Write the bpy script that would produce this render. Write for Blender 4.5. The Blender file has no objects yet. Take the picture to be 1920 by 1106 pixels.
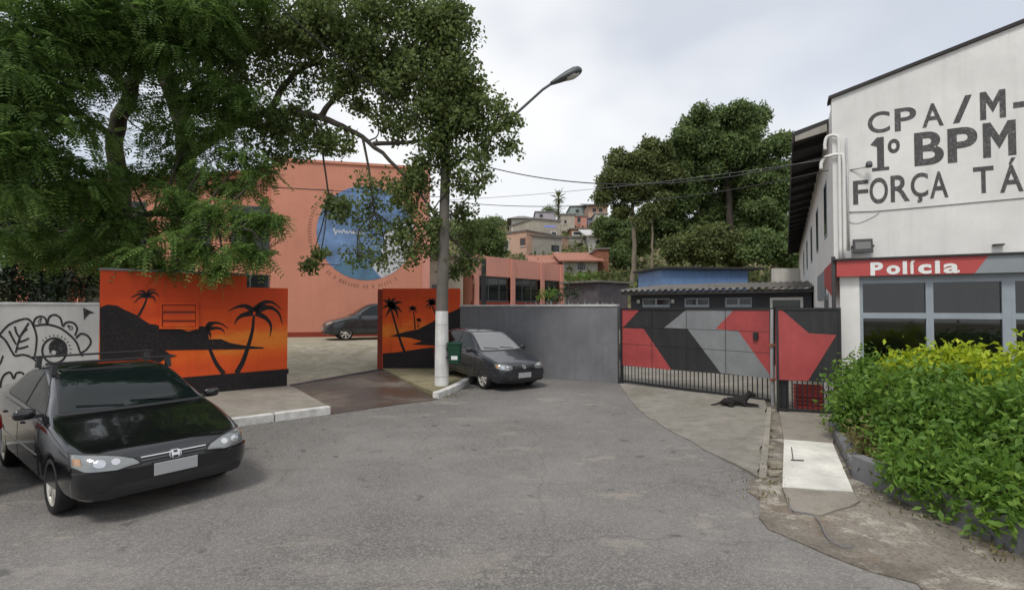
import bpy, bmesh, math, random
import numpy as np
from mathutils import Vector, Matrix
from mathutils.bvhtree import BVHTree
R = math.radians
rng = np.random.default_rng(7)
random.seed(7)
S = bpy.context.scene
COL = S.collection

# ------------------------------------------------------------------ camera
CAMH = 2.0
PITCH = math.atan(24 / 960)
cam = bpy.data.cameras.new('camera'); cam.sensor_width = 36; cam.lens = 18
cam.clip_start = 0.05; cam.clip_end = 2000
camo = bpy.data.objects.new('camera', cam); COL.objects.link(camo)
camo.location = (0, 0, CAMH); camo.rotation_euler = (math.pi / 2 + PITCH, 0, 0)
S.camera = camo

# ------------------------------------------------------------------ light
SUN_EL, SUN_AZ = R(58), R(205)      # azimuth measured from +Y towards +X: behind the camera, to its left
W = bpy.data.worlds.new('World'); S.world = W; W.use_nodes = True
nt = W.node_tree; nt.nodes.clear()
wo = nt.nodes.new('ShaderNodeOutputWorld'); bg = nt.nodes.new('ShaderNodeBackground')
sky = nt.nodes.new('ShaderNodeTexSky'); sky.sky_type = 'NISHITA'; sky.sun_disc = False
sky.sun_elevation = SUN_EL; sky.sun_rotation = SUN_AZ
tc = nt.nodes.new('ShaderNodeTexCoord')
mp = nt.nodes.new('ShaderNodeMapping'); mp.inputs['Scale'].default_value = (1, 1, 1.6)
nz = nt.nodes.new('ShaderNodeTexNoise'); nz.inputs['Scale'].default_value = 1.15; nz.inputs['Detail'].default_value = 4
nz.inputs['Roughness'].default_value = 0.52
mp.inputs['Location'].default_value = (3.1, 0.6, 0.35)
cr = nt.nodes.new('ShaderNodeValToRGB')
cr.color_ramp.elements[0].position = 0.38; cr.color_ramp.elements[0].color = (0.58, 0.58, 0.58, 1)
cr.color_ramp.elements[1].position = 0.56; cr.color_ramp.elements[1].color = (1, 1, 1, 1)
nz2 = nt.nodes.new('ShaderNodeTexNoise'); nz2.inputs['Scale'].default_value = 1.7; nz2.inputs['Detail'].default_value = 4
cr2 = nt.nodes.new('ShaderNodeValToRGB')
cr2.color_ramp.elements[0].position = 0.3; cr2.color_ramp.elements[0].color = (6.5, 6.75, 7.1, 1)
cr2.color_ramp.elements[1].position = 0.62; cr2.color_ramp.elements[1].color = (8.0, 8.05, 8.15, 1)
mx = nt.nodes.new('ShaderNodeMix'); mx.data_type = 'RGBA'
L = nt.links.new
L(tc.outputs['Generated'], mp.inputs['Vector']); L(mp.outputs[0], nz.inputs['Vector']); L(mp.outputs[0], nz2.inputs['Vector'])
L(nz.outputs[0], cr.inputs[0]); L(nz2.outputs[0], cr2.inputs[0])
L(cr.outputs[0], mx.inputs[0]); L(sky.outputs[0], mx.inputs[6]); L(cr2.outputs[0], mx.inputs[7])
L(mx.outputs[2], bg.inputs['Color']); bg.inputs['Strength'].default_value = 0.10
L(bg.outputs[0], wo.inputs[0])
sl = bpy.data.lights.new('sun', 'SUN'); sl.energy = 1.5; sl.angle = R(14); sl.color = (1, 0.96, 0.9)
so = bpy.data.objects.new('sun', sl); COL.objects.link(so); so.location = (0, 0, 30)
sd = Vector((math.sin(SUN_AZ) * math.cos(SUN_EL), math.cos(SUN_AZ) * math.cos(SUN_EL), math.sin(SUN_EL)))
so.rotation_euler = sd.to_track_quat('Z', 'Y').to_euler()
S.view_settings.view_transform = 'Standard'; S.view_settings.look = 'None'
S.view_settings.exposure = 0.38; S.view_settings.gamma = 1.0
S.cycles.use_denoising = True
S.cycles.max_bounces = 6
S.cycles.transparent_max_bounces = 8

# ------------------------------------------------------------------ pixel -> place
def ray(x, y):
    dx, dz = (x - 960) / 960, (553 - y) / 960
    c, s = math.cos(PITCH), math.sin(PITCH)
    return Vector((dx, c - dz * s, s + dz * c))
CAM = Vector((0, 0, CAMH))
def G(x, y, z=0.0):
    d = ray(x, y); t = (z - CAMH) / d.z
    return CAM + d * t
def AT(x, y, D):
    d = ray(x, y)
    return CAM + d * (D / d.y)
def PL(x, y, p0, n):
    d = ray(x, y); t = (Vector(p0) - CAM).dot(n) / d.dot(n)
    return CAM + d * t
def ratio(px): return (px - 960) / 960
def wall_x(px, a, b):
    """point on the plan line a-b that is seen at column px"""
    r = ratio(px); dx, dy = b[0] - a[0], b[1] - a[1]
    t = (r * a[1] - a[0]) / (dx - r * dy)
    return (a[0] + dx * t, a[1] + dy * t)

# ------------------------------------------------------------------ objects
ORG = {}
def tag(o, label=None, cat=None, group=None, kind=None):
    if label: o['label'] = label
    if cat: o['category'] = cat
    if group: o['group'] = group
    if kind: o['kind'] = kind
    return o
def thing(name, label, cat, loc=(0, 0, 0), group=None):
    o = bpy.data.objects.new(name, None); COL.objects.link(o); o.empty_display_size = 0.2
    o.location = loc; ORG[o.name] = Vector(loc)
    return tag(o, label, cat, group)
def link(name, me, mat, parent=None, smooth=False, top=None):
    """me holds world coordinates; they are moved to the parent's (or their own) origin"""
    o = bpy.data.objects.new(name, me); COL.objects.link(o)
    n = len(me.vertices)
    co = np.empty(n * 3, np.float32); me.vertices.foreach_get('co', co); co = co.reshape(-1, 3)
    if parent is not None:
        org = ORG[parent.name]; o.parent = parent
    else:
        lo, hi = co.min(0), co.max(0)
        org = Vector(((lo[0] + hi[0]) / 2, (lo[1] + hi[1]) / 2, lo[2])); o.location = org
    ORG[o.name] = org
    co -= np.array(org, np.float32)[None]
    me.vertices.foreach_set('co', co.ravel())
    if mat is not None:
        me.materials.clear(); me.materials.append(mat)
    if smooth:
        me.polygons.foreach_set('use_smooth', np.ones(len(me.polygons), bool))
    me.update()
    return o
def linkc(name, me, mat, parent, smooth=False):
    """child of a part: the parent part carries its own zero offset"""
    return link(name, me, mat, parent, smooth)

class MB:
    def __init__(s): s.v = []; s.f = []
    def add(s, vs, fs):
        o = len(s.v); s.v += [tuple(p) for p in vs]; s.f += [tuple(i + o for i in f) for f in fs]; return s
    def box(s, c, size, rz=0, bev=0):
        cx, cy, cz = c; a, b, h = size[0] / 2, size[1] / 2, size[2] / 2
        co, si = math.cos(rz), math.sin(rz); vs = []
        for z in (-h, h):
            for (x, y) in ((-a, -b), (a, -b), (a, b), (-a, b)):
                vs.append((cx + x * co - y * si, cy + x * si + y * co, cz + z))
        return s.add(vs, [(0, 3, 2, 1), (4, 5, 6, 7), (0, 1, 5, 4), (1, 2, 6, 5), (2, 3, 7, 6), (3, 0, 4, 7)])
    def obox(s, o, ax, ay, az):
        """box from corner o with edge vectors"""
        o, ax, ay, az = map(Vector, (o, ax, ay, az))
        vs = [o, o + ax, o + ax + ay, o + ay]; vs += [p + az for p in vs]
        return s.add(vs, [(0, 3, 2, 1), (4, 5, 6, 7), (0, 1, 5, 4), (1, 2, 6, 5), (2, 3, 7, 6), (3, 0, 4, 7)])
    def prism(s, pts, vec):
        pts = [Vector(p) for p in pts]; vec = Vector(vec); n = len(pts)
        vs = pts + [p + vec for p in pts]
        fs = [tuple(range(n)), tuple(range(2 * n - 1, n - 1, -1))]
        fs += [(i, i + n, (i + 1) % n + n, (i + 1) % n) for i in range(n)]
        return s.add(vs, fs)
    def tube(s, pts, rad, n=8, cap=True):
        pts = [Vector(p) for p in pts]
        if not hasattr(rad, '__len__'): rad = [rad] * len(pts)
        vs = []; u = None
        for i, p in enumerate(pts):
            d = (pts[min(i + 1, len(pts) - 1)] - pts[max(i - 1, 0)])
            d = d.normalized() if d.length > 1e-9 else Vector((0, 0, 1))
            if u is None:
                u = d.orthogonal().normalized()
            else:
                u = u - d * u.dot(d); u = u.normalized() if u.length > 1e-6 else d.orthogonal().normalized()
            w = d.cross(u)
            for k in range(n):
                a = 2 * math.pi * k / n
                vs.append(p + (u * math.cos(a) + w * math.sin(a)) * rad[i])
        fs = []
        for i in range(len(pts) - 1):
            for k in range(n):
                fs.append((i * n + k, i * n + (k + 1) % n, (i + 1) * n + (k + 1) % n, (i + 1) * n + k))
        if cap: fs += [tuple(range(n - 1, -1, -1)), tuple((len(pts) - 1) * n + k for k in range(n))]
        return s.add(vs, fs)
    def lathe(s, prof, c=(0, 0, 0), axis='Z', n=24):
        vs = []; m = len(prof)
        for k in range(n):
            a = 2 * math.pi * k / n
            for (r, h) in prof:
                x, y = r * math.cos(a), r * math.sin(a)
                if axis == 'Z': p = (x, y, h)
                elif axis == 'Y': p = (x, h, y)
                else: p = (h, x, y)
                vs.append((p[0] + c[0], p[1] + c[1], p[2] + c[2]))
        fs = [(k * m + i, ((k + 1) % n) * m + i, ((k + 1) % n) * m + i + 1, k * m + i + 1) for k in range(n) for i in range(m - 1)]
        return s.add(vs, fs)
    def mesh(s, name='m', fix=True):
        me = bpy.data.meshes.new(name); me.from_pydata(s.v, [], s.f)
        if fix:
            bm = bmesh.new(); bm.from_mesh(me); bmesh.ops.recalc_face_normals(bm, faces=bm.faces); bm.to_mesh(me); bm.free()
        return me
    def build(s, name, mat, parent=None, smooth=False, bevel=0):
        me = s.mesh(name)
        if bevel:
            bm = bmesh.new(); bm.from_mesh(me)
            bmesh.ops.bevel(bm, geom=[e for e in bm.edges if len(e.link_faces) == 2 and e.calc_face_angle(0) > 0.5], offset=bevel, segments=2, affect='EDGES', profile=0.6)
            bm.to_mesh(me); bm.free()
        return link(name, me, mat, parent, smooth)

def smooth_angle(o, ang=40):
    me = o.data; me.polygons.foreach_set('use_smooth', np.ones(len(me.polygons), bool))
    bm = bmesh.new(); bm.from_mesh(me)
    for e in bm.edges:
        e.smooth = not (len(e.link_faces) == 2 and e.calc_face_angle(0) > R(ang))
    bm.to_mesh(me); bm.free()

# ------------------------------------------------------------------ materials
M = {}
class NT:
    def __init__(s, m): s.m = m; s.t = m.node_tree; s.b = s.t.nodes['Principled BSDF']
    def n(s, typ, **kw):
        nd = s.t.nodes.new(typ)
        for k, v in kw.items():
            if k in nd.inputs: nd.inputs[k].default_value = v
            else: setattr(nd, k, v)
        return nd
    def l(s, a, b): s.t.links.new(a, b)
    def coord(s, scale=(1, 1, 1), which='Object'):
        c = s.n('ShaderNodeTexCoord'); mp = s.n('ShaderNodeMapping'); mp.inputs['Scale'].default_value = scale
        s.l(c.outputs[which], mp.inputs['Vector']); return mp.outputs[0]
    def noise(s, vec, scale, detail=6, rough=0.55):
        nd = s.n('ShaderNodeTexNoise'); nd.inputs['Scale'].default_value = scale
        nd.inputs['Detail'].default_value = detail; nd.inputs['Roughness'].default_value = rough
        s.l(vec, nd.inputs['Vector']); return nd.outputs[0]
    def ramp(s, fac, stops):
        nd = s.n('ShaderNodeValToRGB'); e = nd.color_ramp.elements
        while len(e) < len(stops): e.new(0.5)
        for k, (p, c) in enumerate(stops):
            e[k].position = p
            if not hasattr(c, '__len__'): c = (c, c, c)
            e[k].color = (*c, 1)
        s.l(fac, nd.inputs[0]); return nd.outputs[0]
    def mix(s, fac, a, b, mode='MIX'):
        nd = s.n('ShaderNodeMix'); nd.data_type = 'RGBA'; nd.blend_type = mode
        for v, i in ((fac, 0), (a, 6), (b, 7)):
            if hasattr(v, 'is_linked') or hasattr(v, 'links'): s.l(v, nd.inputs[i])
            elif i == 0: nd.inputs[0].default_value = v
            else: nd.inputs[i].default_value = (*v, 1)
        return nd.outputs[2]
    def bump(s, h, dist=0.01, strength=0.5):
        nd = s.n('ShaderNodeBump'); nd.inputs['Distance'].default_value = dist; nd.inputs['Strength'].default_value = strength
        s.l(h, nd.inputs['Height']); s.l(nd.outputs[0], s.b.inputs['Normal'])
    def color(s, c): s.l(c, s.b.inputs['Base Color'])
    def rough(s, c): s.l(c, s.b.inputs['Roughness'])
def newmat(name, base=(0.5, 0.5, 0.5), rough=0.6, metal=0.0, spec=0.5, coat=0.0):
    m = bpy.data.materials.new(name); m.use_nodes = True; b = m.node_tree.nodes['Principled BSDF']
    b.inputs['Base Color'].default_value = (*base, 1); b.inputs['Roughness'].default_value = rough
    b.inputs['Metallic'].default_value = metal; b.inputs['Specular IOR Level'].default_value = spec
    b.inputs['Coat Weight'].default_value = coat; b.inputs['Coat Roughness'].default_value = 0.04
    M[name] = m; return m
def surf(name, c, var=0.25, scale=2.0, rough=0.8, bump=0.004, bscale=40, metal=0.0, spec=0.4, dirt=None, streak=0.0):
    """painted / cast surface: uneven colour in two scales, optional run-off streaks and fine relief"""
    m = newmat(name, c, rough, metal, spec); t = NT(m); v = t.coord()
    n1 = t.noise(v, scale, 8, 0.6); n2 = t.noise(v, scale * 7, 5)
    lo = tuple(x * (1 - var) for x in c); hi = tuple(min(1, x * (1 + var * 0.6)) for x in c)
    col = t.mix(t.ramp(n1, [(0.3, 0.0), (0.7, 1.0)]), lo, hi)
    col = t.mix(t.ramp(n2, [(0.42, 0.0), (0.75, 0.35)]), col, tuple(x * (1 - var) for x in c))
    if streak:
        vs = t.coord((5.0, 5.0, 0.35)); ns = t.noise(vs, 1.6, 5, 0.6)
        col = t.mix(t.ramp(ns, [(0.5, 0.0), (0.8, streak)]), col, dirt or tuple(x * 0.45 for x in c))
    t.color(col)
    if bump: t.bump(t.noise(v, bscale, 4), bump, 0.6)
    return m
# ------------------------------------------------------------------ the materials
def m_asphalt():
    m = newmat('asphalt', (0.13, 0.13, 0.13), 0.88, 0, 0.35); t = NT(m); v = t.coord()
    big = t.noise(v, 0.35, 6, 0.6); mid = t.noise(v, 1.7, 7, 0.65); fine = t.noise(v, 55, 3, 0.7); sp = t.noise(v, 140, 2)
    c = t.mix(t.ramp(big, [(0.38, 0.0), (0.62, 1.0)]), (0.128, 0.120, 0.113), (0.215, 0.202, 0.190))
    c = t.mix(t.ramp(mid, [(0.42, 0.0), (0.68, 0.75)]), c, (0.122, 0.115, 0.109))
    c = t.mix(t.ramp(fine, [(0.45, 0.0), (0.66, 0.9)]), c, (0.30, 0.285, 0.265))
    c = t.mix(t.ramp(sp, [(0.54, 0.0), (0.64, 0.85)]), c, (0.045, 0.043, 0.04))
    # pale sand and cement spills with ragged outline
    wv = t.coord((1.0, 2.2, 1)); spn = t.noise(wv, 0.9, 9, 0.72); spot = t.noise(v, 0.16, 2)
    mask = t.mix(1.0, t.ramp(spn, [(0.56, 0.0), (0.60, 1.0)]), t.ramp(spot, [(0.44, 0.0), (0.54, 1.0)]), 'MULTIPLY')
    c = t.mix(t.mix(1.0, mask, (0.38, 0.38, 0.38), 'MULTIPLY'), c, (0.34, 0.30, 0.25))
    # oil drips
    oil = t.noise(v, 3.3, 3, 0.5); c = t.mix(t.ramp(oil, [(0.66, 0.0), (0.72, 0.5)]), c, (0.045, 0.043, 0.042))
    # hairline cracks
    vv = t.n('ShaderNodeTexVoronoi', feature='DISTANCE_TO_EDGE'); vv.inputs['Scale'].default_value = 0.55
    nv = t.n('ShaderNodeTexNoise'); nv.inputs['Scale'].default_value = 1.8; nv.inputs['Detail'].default_value = 8
    t.l(v, nv.inputs['Vector']); mv = t.n('ShaderNodeMix'); mv.data_type = 'VECTOR'; mv.inputs[0].default_value = 0.32
    t.l(v, mv.inputs[4]); t.l(nv.outputs[1], mv.inputs[5]); t.l(mv.outputs[1], vv.inputs['Vector'])
    c = t.mix(t.ramp(vv.outputs[0], [(0.0, 0.30), (0.006, 0.0)]), c, (0.05, 0.048, 0.045))
    t.color(c); t.bump(fine, 0.006, 0.7); return m
m_asphalt()
def m_concrete(name, a, b, moss=0.0, wet=0.0, brown=(0.16, 0.10, 0.06)):
    m = newmat(name, a, 0.85, 0, 0.35); t = NT(m); v = t.coord()
    n1 = t.noise(v, 0.8, 9, 0.65); n2 = t.noise(v, 4, 8, 0.7); n3 = t.noise(v, 60, 3)
    c = t.mix(t.ramp(n1, [(0.3, 0.0), (0.68, 1.0)]), a, b)
    c = t.mix(t.ramp(n2, [(0.45, 0.0), (0.7, 0.6)]), c, tuple(x * 0.5 for x in a))
    c = t.mix(t.ramp(n3, [(0.45, 0.0), (0.75, 0.4)]), c, tuple(min(1, x * 1.4) for x in b))
    if moss:
        c = t.mix(t.ramp(t.noise(v, 1.3, 7, 0.7), [(0.45, 0.0), (0.62, moss)]), c, (0.10, 0.105, 0.04))
    if wet:
        w = t.ramp(t.noise(v, 0.55, 6, 0.6), [(0.38, 0.0), (0.55, 1.0)])
        c = t.mix(t.mix(1.0, w, (wet,) * 3, 'MULTIPLY'), c, brown)
        t.rough(t.ramp(t.noise(v, 0.55, 6, 0.6), [(0.40, 0.8), (0.60, 0.28)]))
    t.color(c); t.bump(n3, 0.004, 0.6); return m
m_concrete('pavement', (0.23, 0.21, 0.18), (0.33, 0.30, 0.26), 0.25)
m_concrete('mossy_pavement', (0.20, 0.17, 0.10), (0.29, 0.25, 0.16), 0.7)
m_concrete('driveway', (0.115, 0.092, 0.075), (0.20, 0.165, 0.135), 0.15, 0.85, (0.052, 0.038, 0.029))
m_concrete('courtyard', (0.30, 0.27, 0.20), (0.40, 0.36, 0.28), 0.35)
m_concrete('apron', (0.18, 0.165, 0.142), (0.30, 0.278, 0.245), 0.3)
m_concrete('footpath', (0.20, 0.18, 0.15), (0.30, 0.27, 0.23), 0.15)
def m_verge():
    m = newmat('verge', (.25, .22, .18), .9, 0, .3); t = NT(m); v = t.coord()
    a = t.noise(v, .9, 10, .7); b = t.noise(v, 3.1, 9, .75); g = t.noise(v, 38, 4, .7); o = t.noise(v, 1.6, 5, .6)
    c = t.mix(t.ramp(a, [(.40, 0.0), (.60, 1.0)]), (.125, .108, .088), (.25, .222, .185))
    c = t.mix(t.ramp(b, [(.52, 0.0), (.60, .9)]), c, (.40, .365, .31))
    c = t.mix(t.ramp(o, [(.58, 0.0), (.70, .55)]), c, (.17, .105, .065))
    c = t.mix(t.ramp(g, [(.48, 0.0), (.66, .75)]), c, (.085, .075, .06))
    t.color(c); t.bump(b, .03, .7)
m_verge()
m_concrete('soil', (0.10, 0.07, 0.045), (0.17, 0.12, 0.08), 0.3)
m_concrete('grassland', (0.12, 0.115, 0.05), (0.22, 0.16, 0.10), 0.6)
surf('white_paint', (0.74, 0.73, 0.70), 0.12, 1.2, 0.75, 0.003, 50, streak=0.30, dirt=(0.48, 0.46, 0.43))
surf('kerb_paint', (0.66, 0.65, 0.62), 0.35, 5, 0.85, 0.006, 40)
surf('white_slab', (0.68, 0.665, 0.60), 0.32, 2.2, 0.8, 0.004, 40)
surf('pole_concrete', (0.15, 0.135, 0.115), 0.25, 3, 0.9, 0.004, 50, streak=0.4)
surf('pole_white', (0.70, 0.69, 0.67), 0.2, 3, 0.85, 0.004, 50, streak=0.5, dirt=(0.30, 0.28, 0.25))
surf('grey_wall', (0.19, 0.19, 0.20), 0.26, 0.9, 0.8, 0.008, 45, streak=0.5, dirt=(0.11, 0.11, 0.11))
surf('coping', (0.52, 0.51, 0.49), 0.3, 3, 0.85, 0.004, 40)
surf('graffiti_ground', (0.50, 0.485, 0.46), 0.2, 1.0, 0.8, 0.003, 50, streak=0.35)
surf('mural_black', (0.016, 0.015, 0.017), 0.3, 2, 0.65, 0.003, 50)
surf('ink', (0.02, 0.019, 0.02), 0.2, 2, 0.6, 0, 50)
surf('coral', (0.58, 0.245, 0.165), 0.13, 0.5, 0.8, 0.003, 50, streak=0.30, dirt=(0.42, 0.17, 0.11))
surf('coral_pink', (0.60, 0.275, 0.215), 0.12, 0.7, 0.8, 0.003, 50, streak=0.25)
surf('dark_red', (0.24, 0.035, 0.018), 0.2, 2, 0.7, 0.003, 50)
surf('black_metal', (0.022, 0.022, 0.024), 0.3, 3, 0.5, 0.002, 30, spec=0.5)
surf('gate_black', (0.03, 0.03, 0.032), 0.25, 2, 0.5, 0.002, 20, streak=0.3, dirt=(0.08, 0.07, 0.065))
surf('gate_red', (0.40, 0.07, 0.068), 0.25, 2, 0.5, 0.002, 20, streak=0.3, dirt=(0.22, 0.05, 0.04))
surf('gate_grey', (0.235, 0.245, 0.25), 0.18, 2, 0.5, 0.002, 20, streak=0.3, dirt=(0.15, 0.14, 0.13))
surf('sign_red', (0.47, 0.075, 0.07), 0.12, 2, 0.45, 0.001, 20, streak=0.2)
surf('sign_grey', (0.25, 0.275, 0.29), 0.12, 2, 0.5, 0.001, 20)
surf('frame_grey', (0.30, 0.34, 0.375), 0.12, 3, 0.45, 0.001, 20)
surf('letter_dark', (0.10, 0.098, 0.098), 0.25, 5, 0.7, 0, 20)
def chipped(name, c, under):
    m = newmat(name, c, .75, 0, .3); t = NT(m); v = t.coord(); n = t.noise(v, 26, 8, .75); n2 = t.noise(v, 3.5, 5, .6)
    k = t.mix(1.0, t.ramp(n, [(.50, 0.0), (.62, 1.0)]), t.ramp(n2, [(.35, .15), (.65, .8)]), 'MULTIPLY'); t.color(t.mix(k, c, under)); t.bump(t.noise(v, 60, 3), .002, .5)
chipped('letter_dark', (0.075, 0.073, 0.073), (0.26, 0.255, 0.25))
chipped('mural_black', (0.014, 0.013, 0.015), (0.075, 0.045, 0.035))
chipped('ink', (0.018, 0.017, 0.018), (0.13, 0.125, 0.12))
surf('letter_white', (0.80, 0.80, 0.78), 0.08, 5, 0.6, 0, 20)
surf('galvanised', (0.42, 0.42, 0.42), 0.2, 5, 0.55, 0.001, 20, metal=0.2)
surf('dark_steel', (0.10, 0.105, 0.11), 0.2, 5, 0.5, 0.001, 20, metal=0.3)
surf('roof_dark', (0.045, 0.042, 0.042), 0.35, 3, 0.85, 0.004, 30)
surf('fibre_cement', (0.19, 0.18, 0.165), 0.35, 2, 0.9, 0.006, 30, streak=0.4)
surf('charcoal_wall', (0.055, 0.058, 0.064), 0.2, 2, 0.8, 0.003, 40)
surf('blue_sheet', (0.16, 0.27, 0.48), 0.15, 1.5, 0.6, 0.002, 30, streak=0.3)
surf('beige_render', (0.40, 0.36, 0.29), 0.18, 1, 0.85, 0.004, 40, streak=0.35)
surf('grey_render', (0.34, 0.32, 0.28), 0.2, 1, 0.85, 0.004, 40, streak=0.4)
surf('peach_render', (0.52, 0.335, 0.25), 0.15, 1, 0.85, 0.004, 40, streak=0.3)
surf('pink_render', (0.56, 0.26, 0.21), 0.15, 1, 0.85, 0.004, 40, streak=0.3)
surf('white_render', (0.60, 0.58, 0.53), 0.15, 1, 0.85, 0.004, 40, streak=0.35)
surf('lilac_render', (0.42, 0.38, 0.42), 0.15, 1, 0.85, 0.004, 40, streak=0.3)
surf('teal_render', (0.30, 0.36, 0.34), 0.15, 1, 0.85, 0.004, 40, streak=0.3)
surf('blue_render', (0.22, 0.26, 0.34), 0.15, 1, 0.85, 0.004, 40, streak=0.3)
surf('brick_red', (0.30, 0.13, 0.08), 0.3, 4, 0.9, 0.01, 12)
surf('clay_tile', (0.36, 0.155, 0.105), 0.3, 2.5, 0.85, 0.01, 12)
surf('grey_tile', (0.20, 0.185, 0.17), 0.3, 2.5, 0.85, 0.01, 12)
surf('awning_blue', (0.14, 0.15, 0.42), 0.1, 3, 0.6, 0, 12)
surf('tarp', (0.10, 0.09, 0.10), 0.3, 3, 0.7, 0.01, 6)
surf('bark', (0.075, 0.062, 0.05), 0.4, 6, 0.95, 0.02, 18)
surf('pale_bark', (0.24, 0.20, 0.15), 0.35, 5, 0.95, 0.02, 14)
surf('bin_green', (0.008, 0.055, 0.030), 0.2, 4, 0.45, 0.001, 20)
surf('rubble', (0.27, 0.235, 0.185), 0.4, 4, 0.95, 0.01, 15)
surf('wood', (0.22, 0.13, 0.07), 0.3, 5, 0.8, 0.004, 20)
newmat('cable', (0.03, 0.03, 0.032), 0.7)
newmat('cable_grey', (0.16, 0.16, 0.17), 0.7)
newmat('rubber', (0.016, 0.016, 0.016), 0.75, 0, 0.35)
newmat('plastic_black', (0.018, 0.018, 0.02), 0.5)
newmat('chrome', (0.62, 0.62, 0.64), 0.22, 0.9)
newmat('alloy', (0.58, 0.55, 0.50), 0.40, 0.35)
newmat('lens_clear', (0.24, 0.25, 0.25), 0.14, 0.5, 0.6, 0.8)
newmat('flood_lens', (0.16, 0.16, 0.15), 0.12, 0.2, 0.6)
newmat('lens_red', (0.35, 0.012, 0.012), 0.2, 0, 0.6, 0.6)
newmat('lens_amber', (0.42, 0.24, 0.13), 0.2, 0.2, 0.6, 0.6)
newmat('plate_grey', (0.36, 0.37, 0.38), 0.5)
newmat('car_glass', (0.006, 0.010, 0.010), 0.04, 0, 0.42)
newmat('car_glass_pale', (0.20, 0.205, 0.205), 0.10, 0, 0.8)
newmat('dark_window', (0.016, 0.019, 0.02), 0.08, 0, 0.55)
newmat('lamp_glass', (0.55, 0.55, 0.5), 0.15, 0, 0.6)
newmat('shard_glass', (0.13, 0.16, 0.15), 0.15, 0, 0.6)
def m_glass():
    m = newmat('tinted_glass', (0.02, 0.02, 0.02), 0.05); t = NT(m); t.t.nodes.remove(t.b); out = [x for x in t.t.nodes if x.type == 'OUTPUT_MATERIAL'][0]
    tr = t.n('ShaderNodeBsdfTransparent'); tr.inputs[0].default_value = (.50, .53, .53, 1); gl = t.n('ShaderNodeBsdfGlossy'); gl.inputs['Roughness'].default_value = .03
    fr = t.n('ShaderNodeFresnel'); fr.inputs[0].default_value = 1.7; ms = t.n('ShaderNodeMixShader')
    t.l(fr.outputs[0], ms.inputs[0]); t.l(tr.outputs[0], ms.inputs[1]); t.l(gl.outputs[0], ms.inputs[2]); t.l(ms.outputs[0], out.inputs['Surface'])
m_glass()
def paint(name, c, rough=0.3, coat=1.0, dust=0.15):
    m = newmat(name, c, rough, 0.15, 0.5, coat); t = NT(m); v = t.coord()
    n = t.noise(v, 3, 7, 0.65)
    t.color(t.mix(t.ramp(n, [(0.4, 0.0), (0.75, dust)]), c, (0.22, 0.20, 0.17)))
    t.rough(t.ramp(t.noise(v, 9, 4), [(0.3, rough * 0.8), (0.7, rough * 1.3)]))
paint('paint_black', (0.004, 0.004, 0.006), 0.16, 0.9, 0.012)
paint('paint_graphite', (0.014, 0.017, 0.024), 0.30, 0.7, 0.12)
paint('paint_slate', (0.022, 0.028, 0.034), 0.32, 0.8, 0.08)
paint('paint_white', (0.70, 0.71, 0.72), 0.3, 0.8, 0.05)

def leafmat(name, stops, trans=0.35):
    m = newmat(name, stops[1][1], 0.55, 0, 0.35); t = NT(m)
    g = t.n('ShaderNodeNewGeometry'); v = t.coord()
    f = t.n('ShaderNodeMath', operation='MULTIPLY_ADD'); f.inputs[1].default_value = 0.55
    t.l(g.outputs['Random Per Island'], f.inputs[0])
    mm = t.n('ShaderNodeMath', operation='MULTIPLY'); mm.inputs[1].default_value = 0.45
    t.l(t.noise(v, 0.9, 3), mm.inputs[0]); t.l(mm.outputs[0], f.inputs[2])
    c = t.ramp(f.outputs[0], stops); t.color(c)
    tr = t.n('ShaderNodeBsdfTranslucent'); t.l(c, tr.inputs['Color'])
    ms = t.n('ShaderNodeMixShader'); ms.inputs[0].default_value = trans
    out = [x for x in t.t.nodes if x.type == 'OUTPUT_MATERIAL'][0]
    t.l(t.b.outputs[0], ms.inputs[1]); t.l(tr.outputs[0], ms.inputs[2]); t.l(ms.outputs[0], out.inputs['Surface'])
leafmat('leaf_fern', [(0.15, (0.066, 0.126, 0.032)), (0.5, (0.134, 0.227, 0.055)), (0.85, (0.246, 0.358, 0.091))], 0.5)
leafmat('leaf_round', [(0.15, (0.076, 0.112, 0.036)), (0.5, (0.146, 0.201, 0.061)), (0.85, (0.252, 0.301, 0.103))], 0.48)
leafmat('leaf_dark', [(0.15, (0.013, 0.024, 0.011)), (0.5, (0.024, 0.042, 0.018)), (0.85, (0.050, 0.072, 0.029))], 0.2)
leafmat('leaf_hill', [(0.15, (0.065, 0.106, 0.039)), (0.5, (0.130, 0.195, 0.064)), (0.85, (0.246, 0.300, 0.099))], 0.42)
leafmat('leaf_olive', [(0.15, (0.070, 0.092, 0.033)), (0.5, (0.132, 0.164, 0.054)), (0.85, (0.217, 0.245, 0.081))], 0.4)
leafmat('leaf_bush', [(0.1, (0.065, 0.144, 0.023)), (0.5, (0.137, 0.257, 0.037)), (0.85, (0.236, 0.364, 0.058))], 0.42)
leafmat('leaf_lime', [(0.1, (0.240, 0.334, 0.025)), (0.5, (0.405, 0.514, 0.031)), (0.85, (0.607, 0.643, 0.050))], 0.42)
leafmat('leaf_weed', [(0.1, (0.10, 0.10, 0.03)), (0.5, (0.16, 0.15, 0.05)), (0.85, (0.24, 0.20, 0.08))], 0.3)

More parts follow.
